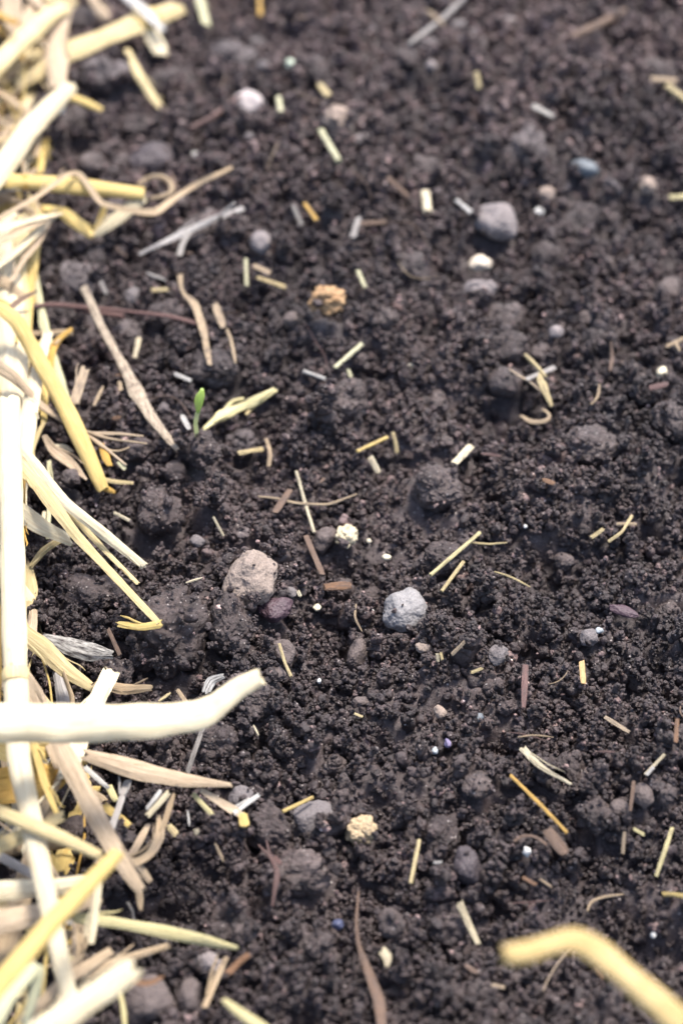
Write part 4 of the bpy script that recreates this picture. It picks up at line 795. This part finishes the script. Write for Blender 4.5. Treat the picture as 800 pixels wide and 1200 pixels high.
# --- the straw heap, traced stem by stem.  name, pts, width, kind, colour, height, label
HEAP = [
 ('straw', [(-60, 128), (0, 72), (62, 14), (78, 10)], [26, 25, 24, 22], 'tube', 'cream', [2.2, 2.0, 1.9, 1.8], 'thick cream straw bent sharply at the top left corner', None),
 ('straw', [(74, 8), (66, 50), (68, 105)], [22, 24, 24], 'flat', 'pink', [1.75, 1.4, 1.1], 'flat pinkish straw hanging down from the sharp bend at the top left', None),
 ('straw', [(20, 100), (82, 60), (150, 32), (212, 8)], [18, 26, 30, 26], 'flat', 'cream', [1.0, 1.1, 1.2, 1.2], 'broad flat cream straw reaching right along the top edge', .8),
 ('straw', [(-60, 280), (-5, 208), (35, 150), (82, 102)], [30, 29, 29, 24], 'tube', 'white', [2.4, 2.2, 2.0, 1.8], 'thick whitish straw slanting up above the horizontal yellow one', None),
 ('straw', [(-60, 204), (0, 211), (80, 217), (168, 227)], [18, 18, 19, 20], 'tube', 'yellow', [2.0, 2.0, 1.9, 1.7], 'horizontal yellow straw with an open end at the upper left', .45),
 ('straw', [(165, 232), (140, 254), (110, 276)], [17, 15, 12], 'flat', 'white', [1.6, 1.3, 1.0], 'white flap folded down from the open end of the horizontal yellow straw', None),
 ('straw', [(52, 244), (75, 249), (110, 277)], [10, 15, 11], 'flat', 'yellow', [1.5, 1.3, 1.0], 'yellow strip forming the left side of the V below the horizontal yellow straw', None),
 ('straw', [(112, 275), (118, 258), (124, 238)], [7, 8, 9], 'flat', 'yellow', [1.05, 1.2, 1.5], 'narrow yellow strip inside the V below the horizontal yellow straw', None),
 ('dry_leaf', [(-10, 262), (45, 230), (78, 205), (92, 201), (106, 220), (118, 239), (150, 246), (182, 250), (205, 232), (232, 215), (272, 196)], [8, 8, 7, 6, 8, 7, 7, 9, 9, 8, 7], 'leaf', 'tan', [2.4, 2.5, 2.5, 2.4, 2.2, 1.9, 1.4, 1.1, .9, .8, .9], 'long curly tan strand arching over the horizontal yellow straw', None),
 ('dry_leaf', [(162, 218), (172, 208), (188, 206), (200, 213), (203, 226), (190, 231), (176, 233)], 6, 'thread', 'tan', [.8, 1.0, 1.1, 1.1, 1.0, .8, .6], 'small tan loop above the curly tan strand', None),
 ('dry_leaf', [(-10, 270), (30, 259), (72, 250)], [14, 10, 4], 'leaf', 'white', [2.4, 2.1, 1.8], 'uppermost white leaf blade of the fan at the left edge', None),
 ('dry_leaf', [(-10, 288), (30, 268), (72, 250)], [14, 12, 5], 'leaf', 'pink', [2.3, 2.1, 1.7], 'second white leaf blade of the fan at the left edge', None),
 ('dry_leaf', [(-10, 318), (25, 290), (55, 260), (74, 250)], [8, 8, 8, 4], 'leaf', 'white', [2.1, 2.0, 1.8, 1.7], 'third white leaf blade of the fan at the left edge', None),
 ('dry_leaf', [(14, 330), (28, 305), (44, 285), (58, 262)], [7, 7, 9, 8], 'leaf', 'pink', [1.9, 1.8, 1.7, 1.6], 'lowest leaf blade of the fan at the left edge', None),
 ('straw', [(145, -8), (170, 14), (192, 36)], [12, 12, 9], 'flat', 'silver', [1.5, 1.4, 1.3], 'thin bluish-white blade over the broad flat cream straw at the top', None),
 ('straw', [(163, 8), (176, 34), (190, 64)], [14, 18, 20], 'flat', 'white', [1.4, .9, .5], 'bluish-white stub hanging below the broad flat cream straw', None),
 ('straw', [(149, 58), (162, 86), (178, 112), (193, 131)], [7, 10, 11, 9], 'flat', 'cream', [.9, .6, .4, .3], 'slim cream straw beside the large greyish clod at the top left', None),
 ('straw', [(76, 112), (98, 119), (120, 129)], [10, 10, 8], 'tube', 'yellow', [1.4, 1.2, .9], 'short yellow prong pointing right below the large greyish clod', None),
 ('straw', [(106, -8), (114, 8), (126, 22)], 12, 'flat', 'pink', [1.0, .8, .6], 'short pinkish straw at the top edge left of the bluish-white blade', None),
 ('straw', [(233, -6), (238, 14), (243, 30)], 10, 'flat', 'mint', .5, 'pale greenish straw end at the top edge', None),
 ('straw', [(52, -2), (70, 2), (90, 6)], 9, 'flat', 'cream', 1.2, 'short cream straw lying along the top edge at the left', None),
 ('straw', [(-8, 12), (8, 22), (22, 28)], 8, 'flat', 'gold', 2.0, 'golden strip in the top left corner', None),
 ('dry_leaf', [(14, -10), (14, 15), (20, 48)], [22, 24, 18], 'leaf', 'pink', 1.5, 'broad tan leaf in the top left corner', None),
 ('dry_leaf', [(38, 28), (24, 36), (10, 52)], 6, 'leaf', 'green', 2.0, 'thin green-yellow leaf beside the broad tan leaf in the corner', None),
 ('straw', [(42, 155), (50, 175), (47, 205)], [9, 10, 9], 'flat', 'yellow', [1.4, 1.3, 1.2], 'curved yellow strip above the horizontal yellow straw', None),
 ('straw', [(38, 140), (32, 170), (28, 205)], 9, 'flat', 'white', 1.4, 'whitish strip left of the curved yellow strip', None),
 ('straw', [(74, 118), (70, 134)], 10, 'flat', 'silver', .9, 'short silvery stub below the yellow prong', None),
 ('straw', [(38, 148), (58, 151)], 7, 'flat', 'pink', 1.6, 'short tan stub above the curved yellow strip', None),
 ('straw', [(12, 255), (12, 330), (15, 420), (18, 520), (20, 600)], [24, 28, 34, 36, 30], 'flat', 'white', [1.2, 1.3, 1.3, 1.2, 1.0], 'widest flat whitish straw running down the left edge', None),
 ('straw', [(26, 255), (22, 320), (28, 400), (26, 480)], [18, 20, 18, 14], 'flat', 'cream', [1.5, 1.4, 1.2, 1.0], 'flat cream straw on top of the widest whitish one', None),
 ('straw', [(44, 262), (38, 310), (33, 360), (30, 432)], [12, 14, 12, 10], 'flat', 'yellow', [1.3, 1.2, 1.0, .8], 'flat yellow straw just left of the soil below the leaf fan', None),
 ('straw', [(42, 322), (48, 360), (58, 402), (70, 440), (84, 482)], [7, 8, 10, 9, 8], 'flat', 'mint', [.9, .8, .8, .7, .7], 'pale green-white straw running parallel to the bent yellow one', None),
 ('straw', [(56, 392), (42, 440), (34, 490), (26, 560)], [12, 18, 20, 20], 'flat', 'white', [1.6, 1.5, 1.5, 1.4], 'white flat straw crossing below the bent yellow one', None),
 ('straw', [(85, 385), (70, 396), (62, 408), (54, 460)], [5, 7, 9, 9], 'flat', 'gold', [1.2, 1.1, 1.0, .9], 'forked golden straw tip pointing up right at the left', None),
 ('straw', [(86, 391), (74, 394), (64, 404)], 4, 'thread', 'tan', [1.1, 1.1, 1.1], 'lower prong of the forked golden straw tip', None),
 ('straw', [(30, 391), (60, 390), (82, 388)], 6, 'flat', 'tan', .5, 'dull tan straw lying behind the forked golden tip', None),
 ('dry_leaf', [(14, 360), (26, 350), (44, 341)], [9, 7, 4], 'leaf', 'brown', 1.8, 'dark brown leaf scrap lying on the straw at the left', None),
 ('straw', [(-60, 346), (0, 360), (20, 376), (49, 427), (82, 487), (104, 535), (121, 574)], [13, 14, 16, 17, 19, 20, 17], 'tube', 'yellow', [2.6, 2.4, 2.3, 1.8, 1.3, .8, .35], 'bent yellow straw slanting down to a tattered end in the soil', .05),
 ('straw', [(119, 570), (128, 574), (135, 577)], [9, 7, 5], 'flat', 'gold', [.4, .3, .25], 'golden tatter at the end of the bent yellow straw', None),
 ('straw', [(121, 562), (138, 565), (156, 566)], [6, 5, 4], 'flat', 'cream', .3, 'thin cream sliver just above the tattered end', None),
 ('straw', [(-10, 418), (20, 440), (45, 470), (75, 494), (105, 508), (140, 508), (168, 511)], [8, 7, 6, 5, 5, 4, 3], 'flat', 'pink', [1.9, 1.6, 1.3, 1.0, .8, .7, .6], 'uppermost fibre of the frayed pinkish bundle under the yellow straw', None),
 ('straw', [(-10, 428), (22, 450), (50, 480), (90, 502), (125, 514), (172, 520)], [7, 6, 5, 5, 4, 3], 'thread', 'pink', [1.8, 1.5, 1.2, .9, .7, .5], 'long fibre of the frayed pinkish bundle, second from above', None),
 ('straw', [(95, 505), (118, 520), (132, 532), (148, 545)], [4, 4, 3, 3], 'thread', 'pink', [.8, .6, .4, .3], 'fibre of the frayed bundle curving down right', None),
 ('straw', [(100, 508), (125, 528), (143, 530), (152, 524)], 3, 'thread', 'tan', [.8, .5, .5, .6], 'looped fibre at the end of the frayed bundle', None),
 ('straw', [(119, 522), (124, 535), (129, 546)], [7, 9, 7], 'flat', 'gold', [.45, .35, .25], 'small golden chip under the frayed bundle', None),
 ('straw', [(139, 541), (147, 550)], 5, 'flat', 'mint', .3, 'tiny pale green chip right of the small golden chip', None),
 ('straw', [(52, 495), (44, 510), (36, 530), (46, 560)], [5, 6, 7, 7], 'thread', 'cream', [1.1, 1.1, 1.1, 1.0], 'bent cream strand left of the bent yellow straw', None),
 ('dry_leaf', [(52, 510), (62, 528), (82, 541), (102, 562)], [8, 14, 12, 5], 'leaf', 'pink', [1.1, .8, .6, .4], 'pinkish leaf strip slanting down under the bent yellow straw', None),
 ('dry_leaf', [(60, 527), (74, 523), (86, 529)], [10, 9, 3], 'leaf', 'white', [.8, .7, .6], 'short white leaf tip pointing right under the bent yellow straw', None),
 ('straw', [(50, 400), (52, 450), (52, 495)], 9, 'flat', 'yellow', [1.0, 1.0, 1.0], 'narrow yellow straw upright behind the bent yellow one', None),
 ('straw', [(58, 540), (58, 600), (56, 632)], 5, 'flat', 'mint', .4, 'thin greenish straw standing behind the crossing straws', None),
 ('straw', [(52, 600), (50, 625)], 5, 'flat', 'white', .4, 'thin white straw left of the thin greenish one', None),
 ('straw', [(28, 560), (28, 610), (27, 655)], 5, 'flat', 'gold', 1.6, 'thin golden straw along the right side of the tall white stem', None),
 ('straw', [(-60, 455), (0, 520), (45, 568), (90, 628), (139, 680), (186, 730)], [20, 19, 17, 13, 11, 10], 'flat', 'cream', [3.0, 2.7, 2.4, 1.9, 1.4, 1.0], 'long cream straw slanting down right to a sharp fold on the biggest clod', None),
 ('straw', [(189, 731), (168, 735), (139, 731)], [9, 9, 9], 'flat', 'yellow', [1.0, .95, .9], 'yellow folded-back tip at the end of the long slanting cream straw', None),
 ('straw', [(-60, 425), (0, 500), (40, 545), (75, 588), (120, 624), (170, 664)], [17, 16, 15, 14, 14, 11], 'flat', 'white', [2.8, 2.6, 2.3, 2.0, 1.6, 1.2], 'upper slanting white straw ending above the biggest clod', None),
 ('straw', [(-30, 500), (20, 540), (62, 578), (95, 615), (130, 652), (162, 684)], [10, 10, 8, 7, 7, 6], 'flat', 'cream', [2.6, 2.3, 2.0, 1.6, 1.2, .9], 'thin straw running between the two slanting straws', None),
 ('straw', [(-40, 545), (10, 590), (50, 618), (84, 634)], [24, 24, 20, 14], 'flat', 'white', [2.5, 2.2, 1.8, 1.3], 'broad white straw under the slanting ones at the left edge', None),
 ('straw', [(78, 628), (52, 644), (36, 664)], [10, 9, 7], 'flat', 'cream', [1.2, .8, .3], 'short cream stub pointing down left under the slanting straws', None),
 ('straw', [(10, 470), (14, 600), (17, 740), (22, 890), (46, 1005), (66, 1100), (86, 1190)], [26, 27, 28, 25, 24, 22, 24], 'tube', 'white', [2.6, 2.9, 3.2, 3.2, 3.0, 2.6, 2.2], 'long thick white straw running down the whole left side', .55),
 ('straw', [(22, 738), (50, 758), (78, 786), (112, 808)], [20, 21, 20, 12], 'flat', 'cream', [1.6, 1.3, 1.0, .6], 'cream straw slanting down right just above the big horizontal one', None),
 ('straw', [(112, 800), (145, 808), (178, 806)], [12, 15, 9], 'flat', 'tan', [.5, .45, .4], 'tan straw scrap right above the big horizontal straw', None),
 ('straw', [(130, 788), (110, 828), (92, 868), (76, 912)], [20, 22, 24, 22], 'flat', 'white', [1.6, 1.8, 1.9, 1.8], 'white flat straw standing across behind the big horizontal straw', None),
 ('straw', [(-90, 846), (0, 847), (110, 848), (190, 844), (235, 838), (255, 826), (278, 807), (305, 793)], [44, 44, 42, 38, 32, 28, 27, 25], 'tube', 'white', [5.2, 5.0, 4.6, 4.3, 4.1, 4.0, 3.9, 3.9], 'big pale horizontal straw reaching in from the left with an upturned tip', None),
 ('dry_leaf', [(-20, 745), (15, 775), (40, 815), (60, 860), (70, 900)], [20, 22, 24, 26, 26], 'leaf', 'pink', [1.8, 1.8, 1.8, 1.8, 1.8], 'pinkish-tan leaf slanting under the big horizontal straw', None),
 ('dry_leaf', [(-30, 925), (10, 920), (55, 915), (80, 905)], [44, 46, 44, 30], 'leaf', 'gold', [1.4, 1.4, 1.4, 1.2], 'broad golden-orange leaf sheath under the straws at the lower left', None),
 ('dry_leaf', [(-20, 870), (30, 880), (60, 878)], [30, 34, 28], 'leaf', 'yellow', [1.7, 1.7, 1.6], 'yellow leaf sheath just below the big horizontal straw at the left', None),
 ('straw', [(40, 870), (52, 915), (68, 955)], 9, 'flat', 'yellow', 2.0, 'thin yellow straw over the golden leaf sheath', None),
 ('straw', [(98, 884), (130, 893), (170, 905), (215, 914), (272, 920)], [14, 20, 22, 18, 7], 'flat', 'pink', [1.8, 1.7, 1.5, 1.3, 1.1], 'ragged pinkish-tan flat straw pointing right at the lower left', None),
 ('dry_leaf', [(236, 926), (258, 940), (285, 956)], [8, 9, 12], 'leaf', 'pink', [1.0, .7, .4], 'thin pinkish strip under the tip of the ragged flat straw', None),
 ('straw_piece', [(284, 952), (287, 969)], [11, 13], 'flat', 'yellow', .35, 'yellow torn straw tip beside the grey stone at the lower left', None),
 ('straw_piece', [(274, 953), (304, 931)], 6, 'flat', 'silver', .55, 'upper of two grey-white slivers crossing the grey stone', None),
 ('straw_piece', [(272, 948), (292, 936)], 4, 'thread', 'silver', .5, 'lower of two grey-white slivers crossing the grey stone', None),
 ('straw', [(64, 860), (84, 900), (112, 955), (140, 1005), (166, 1045)], [20, 23, 24, 22, 16], 'flat', 'pink', [2.6, 2.5, 2.3, 1.9, 1.5], 'wide pinkish-tan straw slanting down right across the lower left', None),
 ('straw', [(-60, 930), (0, 952), (60, 976), (118, 1003)], [16, 16, 16, 14], 'tube', 'cream', [3.4, 3.4, 3.3, 3.1], 'cream straw crossing over the long white stem at the lower left', None),
 ('straw', [(-60, 1010), (0, 990), (40, 974), (73, 956)], [20, 20, 18, 16], 'flat', 'cream', [2.8, 2.7, 2.6, 2.5], 'cream straw rising to the right under the crossing one', None),
 ('straw', [(-70, 1245), (-10, 1165), (60, 1082), (138, 1000)], [24, 24, 23, 21], 'tube', 'yellow', [5.2, 5.0, 4.5, 3.9], 'thick yellow straw rising to the right at the lower left, over the others', None),
 ('straw', [(-60, 1048), (0, 1044), (60, 1040), (112, 1030)], [22, 22, 20, 16], 'flat', 'white', [2.3, 2.3, 2.2, 2.0], 'white horizontal straw behind the thick yellow rising one', None),
 ('straw', [(-60, 1085), (0, 1080), (60, 1068), (115, 1052)], [26, 26, 24, 20], 'flat', 'pink', [2.0, 2.0, 1.9, 1.7], 'pinkish horizontal straw below the white one at the lower left', None),
 ('straw', [(70, 1073), (130, 1080), (190, 1091), (240, 1102), (278, 1111)], [12, 13, 15, 14, 7], 'flat', 'green', [1.6, 1.5, 1.3, 1.1, 1.0], 'spotted yellow-green straw pointing right at the bottom left', None),
 ('straw', [(-10, 1280), (45, 1215), (95, 1178), (157, 1135)], [36, 34, 32, 32], 'flat', 'white', [5.6, 5.4, 5.0, 4.7], 'broad pale straw with a slanted cut end at the bottom left', None),
 ('dry_leaf', [(158, 1150), (175, 1153), (192, 1144)], [8, 7, 5], 'leaf', 'rust', [1.8, 1.7, 1.6], 'small rusty curl beside the slanted cut end at the bottom', None),
 ('straw', [(100, 1145), (130, 1128), (165, 1118), (198, 1108)], [10, 9, 9, 8], 'flat', 'tan', [1.4, 1.3, 1.1, .9], 'tan straw under the spotted yellow-green one', None),
 ('straw', [(116, 1032), (112, 1070), (107, 1104)], [9, 9, 10], 'flat', 'white', [2.0, 1.9, 1.8], 'short whitish straw crossing over the spotted yellow-green one', None),
 ('straw', [(25, 1200), (75, 1150), (130, 1114)], [14, 14, 13], 'flat', 'pink', [1.8, 1.6, 1.3], 'dull tan straw below the thick yellow rising one', None),
 ('dry_leaf', [(118, 1004), (142, 1011), (162, 1011), (178, 1000), (188, 980), (186, 955)], [8, 9, 9, 10, 12, 8], 'leaf', 'tan', [1.8, 1.5, 1.3, 1.2, 1.2, 1.2], 'looping tan strand at the tip of the thick yellow straw', None),
 ('dry_leaf', [(186, 985), (196, 955), (204, 930)], [6, 7, 6], 'leaf', 'tan', [1.2, 1.3, 1.4], 'upper tail of the looping tan strand', None),
 ('straw', [(154, 1002), (164, 985), (174, 966)], [8, 9, 7], 'flat', 'pink', [1.1, 1.1, 1.1], 'short pinkish piece inside the looping tan strand', None),
 ('straw_piece', [(173, 956), (186, 942), (198, 928)], 7, 'flat', 'white', [1.4, 1.5, 1.6], 'right one of two white slivers below the ragged flat straw', None),
 ('straw_piece', [(172, 948), (180, 938), (188, 927)], 5, 'flat', 'silver', [1.4, 1.5, 1.5], 'left one of two white slivers below the ragged flat straw', None),
 ('straw_piece', [(226, 930), (238, 943), (250, 956)], 6, 'flat', 'green', [.8, .6, .5], 'green-yellow sliver below the tip of the ragged flat straw', None),
 ('straw', [(130, 972), (140, 945), (149, 915)], [9, 8, 8], 'flat', 'greyw', [1.5, 1.5, 1.5], 'greyish straw leaning between the wide slanting straw and the ragged one', None),
 ('straw', [(100, 899), (114, 912), (128, 924)], 6, 'flat', 'silver', 1.2, 'small silvery sliver beneath the ragged flat straw', None),
 ('straw', [(122, 944), (136, 955), (152, 967)], [9, 11, 9], 'flat', 'yellow', .8, 'small yellow chip cluster right of the wide slanting straw', None),
 ('straw', [(110, 930), (124, 938)], 9, 'flat', 'pink', .8, 'small pinkish chip above the yellow chip cluster', None),
 ('straw', [(100, 925), (118, 924)], 7, 'flat', 'yellow', .8, 'small yellow chip left of the pinkish one beneath the ragged straw', None),
 ('straw', [(128, 922), (136, 938)], 8, 'flat', 'green', .8, 'small greenish chip right of the pinkish one beneath the ragged straw', None),
 ('straw', [(262, 1172), (285, 1190), (320, 1212)], [7, 13, 12], 'tube', 'green', [2.4, 2.3, 2.2], 'yellow-green straw tip poking up at the bottom edge', None),
 ('straw', [(240, 1180), (252, 1150), (265, 1122)], 8, 'flat', 'tan', .6, 'thin tan straw leaning above the yellow-green tip at the bottom', None),
 ('straw', [(267, 1141), (279, 1128), (292, 1118)], 8, 'flat', 'rust', .5, 'small rusty sliver right of the tip of the spotted straw', None),
 ('straw', [(-10, 1215), (8, 1170), (30, 1145), (46, 1130), (42, 1160), (30, 1200)], [16, 18, 16, 14, 12, 12], 'flat', 'mint', [2.8, 2.8, 2.7, 2.6, 2.3, 2.0], 'pale green folded leaf in the bottom left corner', None),
 ('straw', [(162, 1040), (164, 1052), (165, 1066)], [9, 9, 5], 'flat', 'tan', [1.0, .9, .8], 'small brown tip below the wide slanting straw', None),
 ('straw', [(152, 1010), (166, 1020), (176, 1032)], [10, 11, 8], 'flat', 'pink', [1.1, 1.0, .9], 'short pinkish tip right of the wide slanting straw', None),
 ('straw', [(141, 1163), (145, 1182), (147, 1206)], 6, 'flat', 'green', .8, 'thin greenish straw below the slanted cut end', None),
 ('straw', [(150, 1058), (156, 1068), (157, 1080)], 4, 'thread', 'greyw', .5, 'hair-thin pale strand above the spotted yellow-green straw', None),
 ('straw', [(96, 1118), (104, 1100), (100, 1090)], 5, 'flat', 'tan', .6, 'dull thin strand left of the short whitish straw', None),
 ('straw', [(-20, 640), (-4, 720), (-4, 830)], [14, 14, 14], 'flat', 'gold', 2.0, 'golden straw half cut by the left edge', None),
]
for nm, pts, w, kind, col, h, lab, node in HEAP:
    straw(nm, pts, w, kind, col, h, lab, catof[nm], node=node, ragged=.35 if kind == 'tube' else .9, roll=random.uniform(-.2, .2) if kind != 'tube' else 0,
          twist=random.uniform(-.35, .35) if kind != 'tube' else 0, smooth=1 if kind in ('tube', 'flat') else 3, wob=.03 if kind == 'tube' else .09,
          taper=(1, .8) if kind != 'leaf' else (.8, .5))
# the blurred stalk in the lower right: bent, held up close to the lens, its far end standing in the soil beyond the frame
straw('straw', [(592, 1119), (618, 1116), (645, 1106), (672, 1100), (700, 1114), (740, 1150), (800, 1200), (900, 1275), (1010, 1360)], [22, 24, 24, 25, 26, 27, 29, 30, 28], 'tube', 'amber',
      [8.3, 8.2, 8.1, 8.0, 7.9, 7.7, 7.3, 5.0, .3], 'bent golden-yellow stalk, blurred, reaching in from the lower right corner', 'straw', ragged=.6, smooth=1, wob=.08, node=.37)

# --- the rest of the heap: thinner strands tangled beneath the traced ones, running on beyond the left edge
edge = [(0, 82), (60, 70), (100, 62), (200, 52), (280, 40), (400, 26), (470, 24), (560, 26), (650, 24), (750, 40), (850, 85), (920, 95), (1000, 100), (1100, 90), (1200, 80)]
ex = [(at(b, a)[0][1], at(b, a)[0][0]) for a, b in edge][::-1]; EY = [a for a, b in ex]; EX = [b for a, b in ex]
fill_cols = {'tan': ('dull tan', 5), 'pink': ('pinkish', 4), 'cream': ('cream', 5), 'yellow': ('yellow', 3), 'white': ('whitish', 3), 'gold': ('golden', 1.5), 'greyw': ('grey', 1.5)}
keys = list(fill_cols); wts = [fill_cols[k][1] for k in keys]
for i in range(400):
    y = random.uniform(15, 62) if i < 210 or i >= 300 else random.uniform(38, 62); xe = np.interp(y, EY, EX); inside = random.random() ** 1.3 * 6.5
    x = xe - .25 - inside
    Ls = random.uniform(2.0, 8.0); th = random.gauss(math.pi / 2, .55) if random.random() < .75 else random.uniform(0, math.pi)
    if 210 <= i < 300: inside *= .45; x = xe - .2 - inside
    if i >= 300: inside = random.uniform(.1, 1.6); x = xe - inside + .15
    if inside < 1.2: Ls = min(Ls, 5)
    hmax = .25 + min(2.6, .62 * inside) + (.7 if i >= 300 else 0)
    z0 = random.uniform(.1, 1) * hmax; dz = random.uniform(-.35, .35)
    ux, uy = math.cos(th), math.sin(th); bend = random.gauss(0, .08) * Ls
    P3 = []
    for t in np.linspace(-.5, .5, 5):
        xx = x + ux * Ls * t - uy * bend * (1 - 4 * t * t); yy = y + uy * Ls * t + ux * bend * (1 - 4 * t * t)
        xx = min(xx, np.interp(yy, EY, EX) + .1)
        P3.append([xx, yy, max(float(samp(MAC, xx, yy)) + .15, float(samp(MAC, x, y)) + z0 + dz * t * 2)])
    kind = random.choices(['flat', 'leaf', 'thread', 'tube'], [5, 4, 3, 1] if i < 300 else [2, 0, 7, 0])[0]
    wd = {'flat': random.uniform(.08, .22), 'leaf': random.uniform(.07, .2), 'thread': random.uniform(.018, .05), 'tube': random.uniform(.12, .2)}[kind]
    ck = random.choices(keys, wts)[0]; P3 = np.array(P3); org = P3.mean(0); org[2] = P3[:, 2].min(); sid[0] += 1
    o, _, _, _ = build_sweep('straw_strand', C[ck], org, seed=sid[0], pts=P3, wid=[wd] * 5, kind=kind, roll=random.uniform(-.7, .7), twist=random.uniform(-.8, .8), ragged=.8, smooth=2, wob=.1, taper=(.8, .6))
    kw = {'flat': 'flat', 'leaf': 'leafy', 'thread': 'thin', 'tube': 'round'}[kind]
    tag(o, f'{kw} {fill_cols[ck][0]} strand tangled beneath the larger stems of the straw heap', 'straw', f'{kw} {fill_cols[ck][0]} strands of the heap')

# --- fine root hairs and slivers worked into the surface, each lying free
def scatter(n, name, kinds, wr, lr, cols, lab, cat, hh):
    for i in range(n):
        y = random.uniform(18, 56); x = random.uniform(-.95, 1) * half_w(y)
        if x < np.interp(y, EY, EX) + .5: continue
        if any(math.hypot(x - a, y - b) < c + .45 for a, b, c in taken[:98]): continue
        Ls = random.uniform(*lr); th = random.uniform(0, math.pi); k = random.choice(kinds); ck = random.choice(cols); cv = random.gauss(0, .2) * Ls if k == 'thread' else 0
        P3 = []
        for t in np.linspace(-.5, .5, 5):
            xx = x + math.cos(th) * Ls * t - math.sin(th) * cv * (1 - 4 * t * t); yy = y + math.sin(th) * Ls * t + math.cos(th) * cv * (1 - 4 * t * t)
            P3.append([xx, yy, samp(TOPS, xx, yy) + hh])
        P3 = np.array(P3)
        if k != 'thread': P3[:, 2] = np.linspace(P3[0, 2], P3[-1, 2], 5)
        org = P3.mean(0); org[2] = P3[:, 2].min(); sid[0] += 1
        o, _, _, _ = build_sweep(name, CL[ck], org, seed=sid[0], pts=P3, wid=[random.uniform(*wr)] * 5, kind=k, ragged=.8, wob=.15, taper=(.7, .5), roll=random.uniform(-.5, .5))
        kw = {'brown': 'brown', 'red': 'reddish', 'tan': 'tan', 'rust': 'rusty', 'cream': 'cream', 'pink': 'pinkish', 'greyw': 'grey'}[ck]
        tag(o, lab.format(kw) + 's', cat, lab.format(kw).replace('crumb', 'crumbs'))
scatter(36, 'root_hair', ['thread'], (.008, .018), (.5, 1.6), ['brown', 'tan', 'red', 'pink'], 'hair-thin {} root fibre caught among the soil crumb', 'root', 0)
scatter(36, 'wood_sliver', ['chip', 'flat'], (.02, .06), (.2, .6), ['brown', 'rust', 'red', 'brown'], 'tiny {} wood sliver sunk among the soil crumb', 'wood sliver', -.03)
